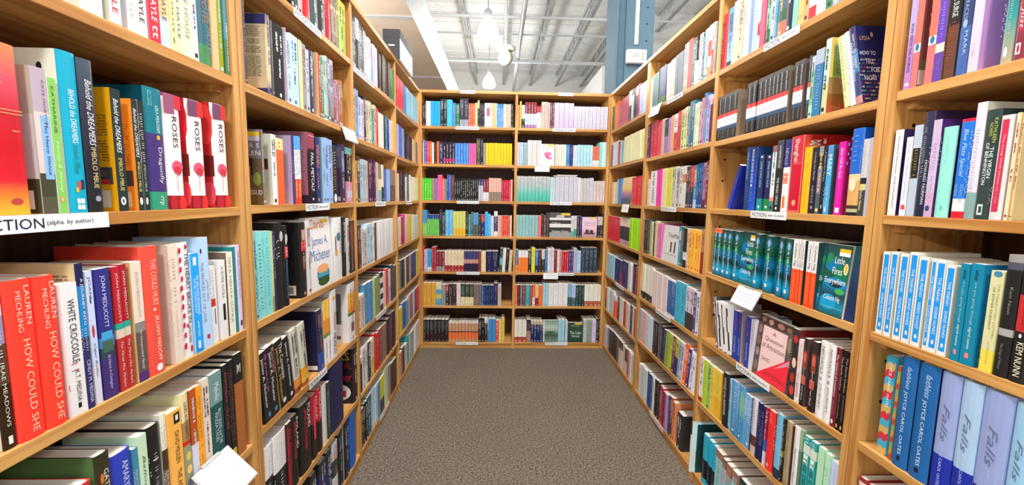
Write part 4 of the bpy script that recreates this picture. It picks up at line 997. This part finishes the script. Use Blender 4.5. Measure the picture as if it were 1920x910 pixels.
row('R3', 3, '\n'.join([lfe(1334.8, 1340, True), lfe(1340.2, 1349, True), lfe(1350, 1358.3), lfe(1358.6, 1367.5), lfe(1371.5, 1380.5),
    FC % (1381, 1408.5, 197, 's6', ''), lfe(1409, 1418.5), '1418.8:1428.8 h194 ~244-255-153-17a-244 f s16 | H E;eee;50;95;44;56', lfe(1429, 1440.5), '1440.8:1452.5 h194 ~244-255-153-17a-244 f s16 | H E;eee;50;95;44;56', lfe(1453, 1461.5), lfe(1465.4, 1476.5),
    lfe(1479, 1488.3, wh=True), lfe(1488.6, 1493.5, wh=True), lfe(1494, 1500.2, wh=True), lfe(1505, 1514.3, wh=True), lfe(1514.6, 1524, wh=True),
    '1524.3:1533 h196 ~344-255-266-153-17a-244 f s8 | O 285;10;90;18;32 | H Ev;eee;10;95;46;57 | H C;eee;20;60;72;82', FC % (1533.3, 1577, 196, 's4', ' | O 285;4;30;12;28 | O dda;78;96;24;40 | O ea4;82;92;26;37'), '1578:1599 h198 ~255-246-235-236 f H s10 q']))
row('R3', 4, """
1341:1346.5 h208 888-10-444-30-777 t-13 H s4 c444
1347:1354 h198 eee t-13 s4 q | R 222;30;60;5;35 | R 222;50;85;30;60 | R 222;35;75;58;95
1354.5:1362 h198 eee t-13 s4 q | R 222;30;60;5;12 | R 222;30;50;12;50 | R 222;40;75;50;85
1362.5:1371 h198 eee t-13 s4 q | R 222;40;75;8;25 | R 222;30;55;25;55 | R 222;45;80;55;92
1371.5:1380.5 h190 34a t-2 s4 c347 | *T One Day;c5c;12;40;.5 | T David Nicholls;bcf;52;86;.4
1381:1386.5 h190 34a t-2 s4 ca99 | *T One Day;c5c;12;40;.6 | T David Nicholls;bcf;52;86;.5
1393.5:1401.5 h190 34a t-1 s4 | *T One Day;c5c;12;40;.5 | T David Nicholls;bcf;52;86;.4
1402:1408.5 h188 dde s4 | P a99;10;60;.4
1409:1471.5 h215 655 f H s4 | R 433;2;98;1;12 | O 976;8;22;2;10 | O b87;30;44;2;11 | O a76;55;75;2;11 | O 865;80;96;3;11 | O a87;3;14;16;30 | O 976;3;14;34;50 | O b98;3;14;54;68 | O 876;3;14;74;92 | O 986;88;98;16;40 | R ecc;17;86;15;98 | H A;433;46;56;20;26 | *H Question;433;26;78;30;38 | H of Attraction;433;20;84;41;49 | H DAVID;433;24;48;64;70 | G e34;8;99;99;48;99;99 | G d9a;62;74;99;50;99;58 | H DAVID NICHOLLS;922;34;96;84;91
1472.5:1487 h222 333 H s2 c722 | O c33;40;95;8;20 | O eca;45;95;40;55 | O b32;35;90;62;76 | O d43;40;95;80;94 | P 998;10;60;.3;.25
1487.5:1497 h196 edd-60-eee s4 | P c44;50;70;.5 | P d66;8;45;.4 | R c55;20;35;70;92 | R c55;50;62;70;92
1497.5:1504.5 h208 333-18-843-45-223-55-c65-68-222 s3 c644 | *T Caught Blue;eed;42;56;.4 | T Neil Black;ddd;70;92;.4 | O d65;15;90;20;36
1512.5:1521 h210 333-18-843-45-223-55-c65-68-222 s3 c433 | *T Caught Blue;eed;42;56;.4 | T Neil Black;ddd;70;92;.4 | O d65;15;90;20;36
1525:1539 h222 eee H s2 | T NICHOLS;666;6;42;.4 | T JOURNEY;666;54;88;.4 | O 99a;30;60;46;51 | P aaa;20;60;.2;.2
1539.5:1552.5 h222 eee H s2 | T NICHOLS;666;6;42;.4 | T JOURNEY;666;54;88;.4 | O 99a;30;60;46;51
1553:1563 h222 723 s3 H | *T The Wizard of Loneliness;edd;8;62;.45 | T NICHOLS;b78;66;84;.4 | O edd;30;70;90;96
1563.3:1570.8 h222 211 s3 H | *T The Sterile Cuckoo;bba;8;50;.5 | T JOHN NICHOLS;998;54;86;.4 | O cb6;30;70;92;97
1571:1578.5 h222 211 s3 H | *T The Sterile Cuckoo;bba;8;50;.5 | T JOHN NICHOLS;998;54;86;.4 | O cb6;30;70;92;97
""")
row('R3', 5, """
1309:1315 h205 ecc-12-eee-88-c44 s4
1315.5:1322.5 h205 bd3 s4 cdda | P 786;10;60;.5
1323:1328 h203 9c6 s4
1328.5:1335 h203 ec5 s4 | P a84;10;70;.5
1335.5:1348 h203 ec4-60-eb3 s5 cda3 | P a84;10;70;.3
1351:1362 h216 222 H s2 t-3 c222 | *T VOYAGE of the NARWHAL;eee;8;80;.45
1363:1367 h208 7bd H s4 t-2
1367.5:1379.5 h213 ~7ad-59c-48b H s3 t-2 | P def;10;52;.4;.6 | T John Nichols;cde;60;84;.4 | O eee;30;60;88;93
1380:1389.5 h213 ~59c-7b9-48b-39c H s3 t-2 | P def;10;52;.4;.6 | T John Nichols;cde;60;84;.4 | O eee;30;60;88;93
1390:1395.5 h200 8be-40-6ad s5 | P eff;10;50;.5
1396:1403 h200 8be-40-6ad s5 c433 | P eff;10;50;.5 | O eee;30;70;88;93
1403.5:1412.5 h208 dde-66-633-84-cba H s4 | P aab;8;60;.5 | R 99a;10;30;2;64
1413:1419.5 h204 225 H s4 | P 99c;12;70;.5
1420:1427 h204 225 H s4 | P 99c;12;70;.5
1427.5:1431 h207 a24-55-46b-75-dde H s4
1431.5:1444 h209 e33 H s3 cb32 | P fcb;4;20;.3 | O fcb;35;60;88;94
1446:1457 h220 7bd-84-235 H s2 | P cde;20;60;.4
1457.5:1462 h214 332-50-a95-60-332 H s5
^1475:1486 h218 a97-90-986 H s4 c987 | P 765;8;70;.35
^1487:1489 h214 533 s6 q
^1490:1501 h220 eee H s4 c8a8 | i Samuel Pepys;455;30;85;.4
^1502:1507 h222 9b9-30-687 H s5 q
^1509:1520 h215 3aa-12-ded-25-3aa s4 | *T THE DEAD;244;30;88;.7 | P eff;3;12;.6 | R dfe;15;85;26;40
^1521.5:1532 h214 3aa-12-ded-25-3aa s4 | *T THE DEAD;244;30;88;.7 | P eff;3;12;.6 | R dfe;15;85;26;40
^1536:1547 h215 bec s4 q
^1549:1559.5 h212 bec s4 | P 7a9;20;60;.4
^1560:1575 h205 cdf s4 | P aac;10;60;.3
""")
row('R3', 6, """
^1285:1298.5 h240 344-25-dee H s-20 cdee | *T Nobody Beyond;555;50;90;.35;.6
^1299:1307 h232 2ac-55-112-90-2ac H s4 c244 | T Joyce Oates;778;60;85;.4
^1319:1327 h226 2ac-50-112-88-2ac H s4 | T Joyce Oates;778;60;85;.4
^1328:1336 h224 2ac-50-112-88-2ac H s4 | T Joyce Oates;778;60;85;.4
^1336.6:1343 h222 2ac-50-112-88-2ac H s4 | T Joyce Oates;778;60;85;.4
^1343.2:1355 h222 976-14-9cc s4 | P 466;20;80;.4
^1356:1362 h216 865-18-ace s4
^1363:1371.5 h214 976-22-8bb s4
^1372.7:1384.5 h214 976-22-9cd s4
^1386.5:1405 h214 233-6-154 H s4 c132 | P eee;20;60;.4
^1408:1428 h210 344-6-274 H s4
^1429:1446 h208 267 H s4
""")
row('R4', 1, """
1692.5:1705 h228 bad-50-b8c s4 | *T RUN WITH THE HORSES;436;38;84;.5 | R edd;20;80;94;97
1705.3:1717.5 h222 f76-58-eee-66-f77 s3 c744 | P e99;10;50;.3 | O 379;20;80;58;65 | NR 574;4;40;74;84 | NR bbb;0;50;84;98
1731.4:1746 h222 f76-56-eee-64-f77 s3 | P e99;10;50;.3 | O 379;20;80;56;63
1746.3:1763 h226 64b-66-eec-74-64a s3 c875 | P bae;30;60;.4 | P 97c;80;94;.4
1767:1787 h230 222-55-643 s3 c333 | T OF THE SURGE;eee;20;48;.6 | P b33;52;95;.4
1787.5:1809 h232 347-60-46a H s3 c9bd | *T TWO FACES;9bd;24;54;.4 | T MARK;ace;64;84;.35;.7 | O 9bd;30;70;54;61
1810:1829 h240 ecd H s2 cc9c | P a69;78;88;.3
1872:1895 h240 ~245-255-399-ba8 H s3 c17c | P bdd;38;80;.3 | O eee;30;60;88;96
1896:1917 h240 a34-80-834 H s3 | *i Just;edd;62;78;.6 | P c77;30;60;.3 | R eee;25;70;88;96 | O a34;35;60;89;95
1918:1945 h238 933 H s3
""")
row('R4', 2, """
1663:1678 245 eee s4 c325 | T Howard Norman THE MUSEUM;99a;8;90;.3
1684.5:1696.5 258 eef s4 c655 | *T THE MUSEUM GUARD;aab;8;80;.3 | R e54;20;80;86;92
1697:1712 236 bcd s4 c99a | R 222;5;95;25;58 | P b94;27;56;.45
1712.6:1730 211 ~335-234-224 H s3 c324 | P bbc;15;62;.3;.3 | T HOWARD NORMAN;dde;46;88;.35;.7
1730.3:1745.6 226 cbd-75-cac s3 c426 | P b9c;24;52;.45 | P a9b;58;84;.35 | O 347;10;65;88;94
1746:1773.5 240 9ed H s4 c325 | P 7cb;10;40;.2 | O 7cb;45;65;86;92
1778.5:1803 225 e24-3-27d-80-eee-93-d23 H s2 c436 | *i Blue Plate Special;bdf;10;58;.5 | T FRANCES;8bd;66;84;.3;.7 | T NORRIS;8bd;66;78;.3;.3
1803.3:1822 194 dde-77-8aa H s2 cbba | P bbc;20;76;.45
1822.3:1849.5 208 344 H s3 c233 | T KATHLEEN;bc5;8;30;.3;.8 | T NORRIS;bc5;12;24;.25;.5 | *T THE VIRGIN;eff;34;62;.32;.72 | T OF BENNINGTON;eff;30;68;.28;.4 | R cdd;22;62;86;96 | R 344;34;54;88;94
1850:1874.5 218 ddd H s2 cccc | R c35;22;72;4;92 | *T The Long Walk Home;edd;18;66;.22;.47 | P ecc;66;84;.2;.47
1880:1888 212 edb H s3 cda7
1888.4:1896 214 ec9 s5 ccb8
1913:1938 205 da2 H s3 c996 | O 433;10;90;20;60
""")
row('R4', 3, '\n'.join('%s:%s %s eee s4 cddc | R 29e;18;88;3;95 | *T THE FRIEND;eff;18;44;.35;.55 | T SIGRID NUNEZ;eff;50;80;.35;.55 | O eef;40;68;86;91' % q for q in
    [(1640.3, 1652.5, 472), (1654.5, 1667, 472), (1671.5, 1686, 476), (1688.3, 1703, 473), (1705, 1721.5, 482), (1727.8, 1736, 486), (1736.3, 1753, 488), (1754.3, 1771, 497)]) + """
1779.5:1796.5 494 18a s3 | T what;113;6;16;.4 | *T are you going through;acd;18;60;.35 | T sigrid nunez;eee;62;84;.4 | R e88;35;65;88;93
1797.5:1821.5 494 18a s2 c17a | T what;113;6;16;.35 | *T are you going through;acd;18;60;.3 | T sigrid nunez;eee;62;84;.35 | R e88;35;65;88;93
1833.5:1856.5 507 dda-78-ed5 s3 | *T THE FORGOTTEN LETTERS;a95;12;66;.22;.75 | T OF ESTHER DURRANT;675;16;58;.24;.4 | P 887;70;92;.24;.55 | O 48a;20;90;0;6
1857:1884.5 477 999-6-556-12-222-60-aaa-66-222 H s3 | T Kem Nunn;998;26;48;.24;.6 | *T The Dogs of Winter;887;72;94;.3;.45
1886:1914 516 333-3-222-18-c33-52-222 H s3 | *T TIJUANA STRAITS;822;20;50;.4 | T KEM NUNN;eec;62;94;.55;.6 | O ddd;40;60;54;58
1914.6:1945 h215 ad9 s3
""")
row('R4', 4, """
^1664:1682 h242 4ac H s12 | W 4ac,ca6,c34;14 | T JOYCE CAROL OATES;eff;6;52;.4
^1685:1691 h228 8a7 s10 q c8a7 | W c43,8a7,c94;16
^1692.5:1722 h262 26a H s3 c247 | i faithless;bdf;8;28;.35;.6 | T JOYCE CAROL OATES;def;30;88;.3 | R 223;40;60;90;94
^1724:1763 h262 26a H s3 c225 | i faithless;bdf;8;28;.35;.6 | T JOYCE CAROL OATES;def;30;88;.28 | R 223;40;60;90;94
^1766:1804 h262 9ad-68-23a H s3 | i Falls;679;26;56;.38 | T JOYCE CAROL OATES;bcf;58;94;.22
^1805:1845 h258 ace-70-23a H s3 c9be | i Falls;679;26;56;.38 | T JOYCE CAROL OATES;bcf;58;94;.22
^1846:1903 h258 9ad-74-23a H s3 | i Falls;679;26;56;.38 | T JOYCE CAROL OATES;bcf;58;94;.2
^1905:1945 h255 9ce-74-23a H s3 | i Falls;679;26;56;.38
""")
row('R4', 5, """
^1610:1625 h215 933-5-edc H | P 944;10;60;.4
^1626.6:1641 h213 b33 H c8bb | P edc;10;60;.4
^1645:1668 h205 6ab
""")
# ------------------------------------------------------------------ make the books: the 300 that show largest one by one, the rest as one mass
def in_frame(b):
    p = world_pt(b.wall, (b.s0+b.s1)/2, b.setb/1000, b.z+b.h*.5)-Vector((0, 0, CAM_H))
    f_ = p.dot(FW)
    u, v = W/2+F*p.dot(RT)/f_, H/2-F*p.dot(UP)/f_
    hh = F*b.h/f_/2
    vis = max(0, min(H, v+hh)-max(0, v-hh))/(2*hh+1e-6) if f_ > 0 else 0
    if u < -15 or u > W+15: vis = 0
    return vis, f_
def size(b):
    vis, f_ = in_frame(b)
    p = world_pt(b.wall, (b.s0+b.s1)/2, 0, b.z)-Vector((0, 0, CAM_H))
    nrm = {'L': Vector((1, 0, 0)), 'R': Vector((-1, 0, 0)), 'B': Vector((0, -1, 0))}[b.wall]
    fore = abs(p.normalized().dot(nrm))
    return vis*(b.s1-b.s0)*b.h*fore/(f_*f_)
BOOKS = [b for b in BOOKS if in_frame(b)[0] > .02]
order = sorted(range(len(BOOKS)), key=lambda i: -size(BOOKS[i]))
top_set = set(order[:300])
# ordinal in its row, for labels
rows_ = {}
for i, b in enumerate(BOOKS): rows_.setdefault((b.bay, b.k), []).append(i)
for key, ids in rows_.items():
    ids.sort(key=lambda i: BOOKS[i].s0)
    for n_, i in enumerate(ids): BOOKS[i].nth, BOOKS[i].cnt = n_+1, len(ids)
def nth(n_):
    w_ = ['', 'first', 'second', 'third', 'fourth', 'fifth', 'sixth', 'seventh', 'eighth', 'ninth', 'tenth', 'eleventh', 'twelfth']
    return w_[n_] if n_ <= 12 else '%dth' % n_ if n_ % 10 not in (1, 2, 3) or n_ in (13,) else '%d%s' % (n_, {1: 'st', 2: 'nd', 3: 'rd'}[n_ % 10])
def describe(b):
    big = sorted(b.bands, key=lambda q: -(q[1]-q[0]))
    names = []
    for q in big:
        for h_ in (q[2], q[3]):
            c_ = cname(h_)
            if c_ not in names: names.append(c_)
    c_ = names[0] if len(names) == 1 else names[0]+' and '+names[1]
    kind = 'hardcover' if b.hard else 'paperback'
    if b.face: kind = 'face-out '+kind
    adj = ''
    t = b.s1-b.s0
    if not b.face:
        if b.tilt: adj = 'leaning '
        elif t > .038: adj = 'thick '
        elif t < .012: adj = 'thin '
    return adj+c_+' '+kind
def title(b):
    for p_ in b.prints:
        if p_.startswith('*'):
            q = p_.lstrip('*'); q = q[1:] if q[0] == 'N' else q
            return ' '.join(q[1:].split(';')[0].split()[:4])
    return None
labels = {}
def make_label(b):
    rowp = '%s shelf, %s' % (ORD[b.k], BAY[b.bay][4])
    if b.bay == 'L4': rowp = ['', 'uppermost visible shelf', 'shelf with large FICTION strip', 'shelf below FICTION strip', 'lowest visible shelf'][b.k]+', nearest left bay'
    if b.bay == 'R4': rowp = ['', 'uppermost visible shelf', 'eye-level shelf', 'shelf below eye level', 'second-lowest visible shelf', 'lowest visible shelf'][b.k]+', nearest right bay'
    ti = title(b)
    if ti: base = '%s lettered %s' % (describe(b), ti)
    else: base = describe(b)
    tiw = len(base.split())
    pos = 'leftmost' if b.nth == 1 else 'rightmost' if b.nth == b.cnt else '%s from left' % nth(b.nth)
    full = '%s, %s, %s' % (base, pos, rowp)
    if len(full.split()) > 16: full = '%s, %s, %s' % (describe(b), pos, rowp)
    return full
def T_for(b):
    D = b.setb/1000; t = b.s1-b.s0
    th = math.radians(b.tilt); tt = t*math.cos(th)
    if b.tilt > 0: piv, off = b.s1, -tt
    else: piv, off = b.s0, 0
    return piv, off, D, th
rest_c, rest_p, rest_t = MB(), MB(), MB()
for i, b in enumerate(BOOKS):
    piv, off, D, th = T_for(b)
    c_, s_ = math.cos(th), math.sin(th)
    lean = math.radians(4) if b.face else 0
    def loc(x, y, z, off=off, c_=c_, s_=s_, lean=lean):
        x += off
        if lean: y += z*math.tan(lean)
        return Vector((x*c_+z*s_, y, -x*s_+z*c_+.0004))
    far_ = i not in top_set
    b.small = in_frame(b)[1] > 2.2
    if not far_:
        root = empty('hardcover_book' if b.hard else 'paperback_book', world_pt(b.wall, piv, D, b.z), ROT[b.wall])
        lb = make_label(b)
        tag(root, lb, 'book', 'books on the %s shelf of the %s' % (ORD[b.k], BAY[b.bay][4]))
        mc, mp_, mt_, ma_ = MB(), MB(), MB(), MB()
        build_book(b, mc, mp_, mt_, loc, ma_)
        mc.build('cover', M_COVER, root); mp_.build('page_block', M_PAGE, root)
        if ma_.f: ma_.build('cover_artwork', M_PRINT, root)
        if mt_.f: mt_.build('lettering', M_PRINT, root)
    else:
        base = world_pt(b.wall, piv, D, b.z); R_ = Matrix.Rotation(ROT[b.wall], 3, 'Z')
        def wl(x, y, z, base=base, R_=R_, loc=loc): return base + R_ @ loc(x, y, z)
        build_book(b, rest_c, rest_p, rest_t, wl)
ro = tag(empty('shelved_books', (0.13, YB, 0)), 'hundreds of small mixed-colour books filling the far shelves', 'book', None, 'stuff')
for m_, nm, mat in ((rest_c, 'cover', M_COVER), (rest_p, 'page_block', M_PAGE), (rest_t, 'lettering', M_PRINT)):
    o = m_.build(nm, mat, ro); o.location = (-0.13, -YB, 0); o['kind'] = 'stuff'
for j, (ua, ub, lab) in enumerate(((1037, 1080, 'thin grey book lying flat on the white books, end bookcase third shelf, lower one'), (1044, 1083, 'dark thin book lying flat on top of another over white books, end bookcase third shelf'))):
    zb = BKz[2]+.2125+j*.0085
    sa, sb = S_of('B', ua, .02, zb), S_of('B', ub, .02, zb)
    o = tag(empty('flat_book', world_pt('B', sa, .012+.006*j, zb)), lab, 'book', 'books lying flat over the white row')
    w_ = sb-sa; a = MB(); a.box((0, 0, 0), (w_, .13, .0008), hx('888' if j == 0 else '444')); a.box((0, 0, .0072), (w_, .13, .008), hx('aaa' if j == 0 else '555')); a.box((0, 0, .0008), (.0008, .13, .0072), hx('999')); a.build('cover', M_COVER, o)
    a = MB(); a.box((.001, .0005, .0009), (w_-.001, .1295, .0071), (.7, .68, .62, 1)); a.build('page_block', M_PAGE, o)
print('BOOKS', len(BOOKS), 'individual', min(300, len(BOOKS)))

# ------------------------------------------------------------------ shelf labels, card holders, box
M_LABEL = plain('label_paper', (0.93, 0.95, 0.96), .6, .2, 0, .01)
M_INK = plain('label_ink', (0.10, 0.12, 0.25), .6, .2, 0, .01)
def strip(bay, k, u0, u1, text='FICTION', extra='(alpha. by author)', top=False, n_lab='', fx=(.05, .47, .52, .94)):
    wall, A, Bn, zs, nm = BAY[bay]
    z = (zs[k] if not top else {'B': .8546, 'L': .8534, 'R': .86}[wall])
    D = -.0045 if top else 0
    s0, s1 = S_of(wall, u0, D, z-.01), S_of(wall, u1, D, z-.01)
    s0 = max(s0, A-.0); s1 = min(s1, Bn)
    if s1-s0 < .02: return
    o = empty('shelf_label', world_pt(wall, s0, D, z-.0125), ROT[wall])
    tag(o, n_lab or 'white printed paper strip stuck along the %s shelf edge, %s' % ('top board' if top else ORD[k], nm), 'shelf label', 'paper strips on shelf edges')
    w_ = s1-s0
    a = MB(); a.box((0, -.0012, -.0125), (w_, -.0002, .0125)); a.build('paper_strip', M_LABEL, o)
    t_ = MB(); O = Vector((0, -.0016, 0)); EX, EZ = Vector((1, 0, 0)), Vector((0, 0, 1))
    if text == '-':
        x = .01
        rr = random.Random(int(u0))
        while x < w_-.012:
            l_ = rr.uniform(.006, .02); t_.poly([O+EX*x-EZ*.004, O+EX*min(x+l_, w_-.004)-EZ*.004, O+EX*min(x+l_, w_-.004)+EZ*.004, O+EX*x+EZ*.004], hx('889')); x += l_+.005
    else:
        put_text(t_, text, O+EX*(w_*fx[0])-EZ*.009, EX, EZ, w_*(fx[1]-fx[0]), .018, hx('224'))
        if extra: put_text(t_, extra, O+EX*(w_*fx[2])-EZ*.006, EX, EZ, w_*(fx[3]-fx[2]), .011, hx('334'))
    if t_.f: t_.build('lettering', M_PRINT, o)
return_ = None
strip('L4', 2, -78, 202.5, fx=(.08, .485, .505, .86), n_lab='large white FICTION strip on nearest left bay, under the red and cyan books')
strip('L3', 0, 550, 602); strip('L3', 2, 573, 617.5); strip('L3', 4, 580, 613)
strip('R3', 0, 1433, 1500); strip('R3', 2, 1408, 1475); strip('R3', 4, 1381, 1443)
strip('L2', 2, 704, 723); strip('L1', 2, 762, 772, '-'); strip('L2', 4, 706, 724, '-'); strip('L2', 6, 713, 730, '-'); strip('L2', 0, 662, 700, '-')
strip('R2', 0, 1251, 1281, '-'); strip('R2', 2, 1240, 1268); strip('R2', 4, 1230, 1257, '-'); strip('R2', 6, 1218, 1243, '-'); strip('R1', 4, 1154, 1169, '-')
strip('B1', 0, 854, 898, '-'); strip('B2', 0, 1036, 1079, '-'); strip('B1', 2, 856.5, 898); strip('B2', 2, 1031, 1072)
strip('B1', 4, 856, 899); strip('B2', 4, 1044, 1076, '-'); strip('B1', 6, 854.6, 896); strip('B2', 6, 1022, 1064)
strip('B1', 0, 863, 891, '-', top=True); strip('B2', 0, 1047, 1075, '-', top=True)

M_ACR = bpy.data.materials.new('clear_acrylic'); M_ACR.use_nodes = True
_b = M_ACR.node_tree.nodes['Principled BSDF']; _b.inputs['Base Color'].default_value = (.9, .95, .97, 1); _b.inputs['Roughness'].default_value = .08; _b.inputs['Transmission Weight'].default_value = .6
def holder(bay, k, u0, u1, hgt, lab, tilt=0.35, drop=.0, lines=3, out=.004, yaw=0):
    wall, A, Bn, zs, nm = BAY[bay]; z = zs[k]
    s0, s1 = S_of(wall, u0, -out, z), S_of(wall, u1, -out, z); w_ = s1-s0
    o = empty('card_holder', world_pt(wall, (s0+s1)/2, -out, z-drop), ROT[wall]+yaw); tag(o, lab, 'card holder', 'clear card holders clipped to shelf edges')
    R_ = Matrix.Rotation(-tilt, 3, 'X')
    a = MB(); a.box((-w_/2, -.0012, -hgt), (w_/2, .0, 0), rot=R_); a.build('paper_card', M_LABEL, o)
    a = MB(); a.box((-w_/2-.003, .0006, -hgt-.003), (w_/2+.003, .0018, .003), rot=R_)
    a.box((-w_/4, -.003, .003), (w_/4, out-.0008, .0045)); a.build('clear_sleeve', M_ACR, o)
    t_ = MB(); O = R_ @ Vector((-w_/2, -.0016, 0)); EX = Vector((1, 0, 0)); EZ = R_ @ Vector((0, 0, 1)); rr = random.Random(int(u0))
    for li in range(lines):
        x = w_*.15
        while x < w_*.85:
            l_ = rr.uniform(.004, .014); x2 = min(x+l_, w_*.88); za = -hgt*(.3+.16*li)
            t_.poly([O+EX*x+EZ*(za-.0025), O+EX*x2+EZ*(za-.0025), O+EX*x2+EZ*za, O+EX*x+EZ*za], hx('99a')); x += l_+.004
    if t_.f: t_.build('lettering', M_PRINT, o)
holder('R3', 3, 1386, 1427, .068, 'white card in clear holder hanging under the green novels shelf', .45, .004)
holder('L3', 1, 641, 664, .055, 'white card holder at shelf end beside the third left bay post', .3, .0)
holder('R2', 0, 1221, 1240, .055, 'small white card holder below the navy and grey books near thermostat', .3)
holder('R1', 2, 1168, 1180, .055, 'small white card hanging above the four black-figure books', .2)
holder('B2', 1, 1003, 1030, .045, 'white card hanging from second shelf of end bookcase', .1, .004, 0)
holder('B2', 4, 1019, 1046, .05, 'white card hanging from fifth shelf of end bookcase', .1, .004, 2)
holder('L4', 4, 366, 430, .095, 'large blank white card holder jutting out from the low left shelf', .75, -.062, 0, .006, 0)

# storage box on top of the left bookcase
bx0, bx1, by0, by1, bz0, bz1 = -.735, -.632, 2.74, 3.12, CAM_H+.8538, CAM_H+1.035
o = tag(empty('storage_box', ((bx0+bx1)/2, (by0+by1)/2, bz0)), 'dark grey storage box with white side on top of the left bookcase', 'box')
hx_, hy_, hz_ = (bx1-bx0)/2, (by1-by0)/2, bz1-bz0
a = MB(); a.box((-hx_, -hy_, 0), (hx_, hy_, hz_-.045)); a.build('box_body', M_WHITE, o)
a = MB(); a.box((-hx_-.002, -hy_-.002, hz_-.05), (hx_+.002, hy_+.002, hz_)); a.build('box_lid', M_DARK, o, bevel=.002)
a = MB(); a.box((-hx_-.001, -hy_-.0015, 0), (hx_+.001, -hy_-.0003, hz_-.05)); a.build('box_front', M_DARK, o)
a = MB(); a.box((-.02, -hy_-.0025, hz_*.45), (.02, -hy_-.0016, hz_*.49)); a.build('label_slot', M_WHITE, o)
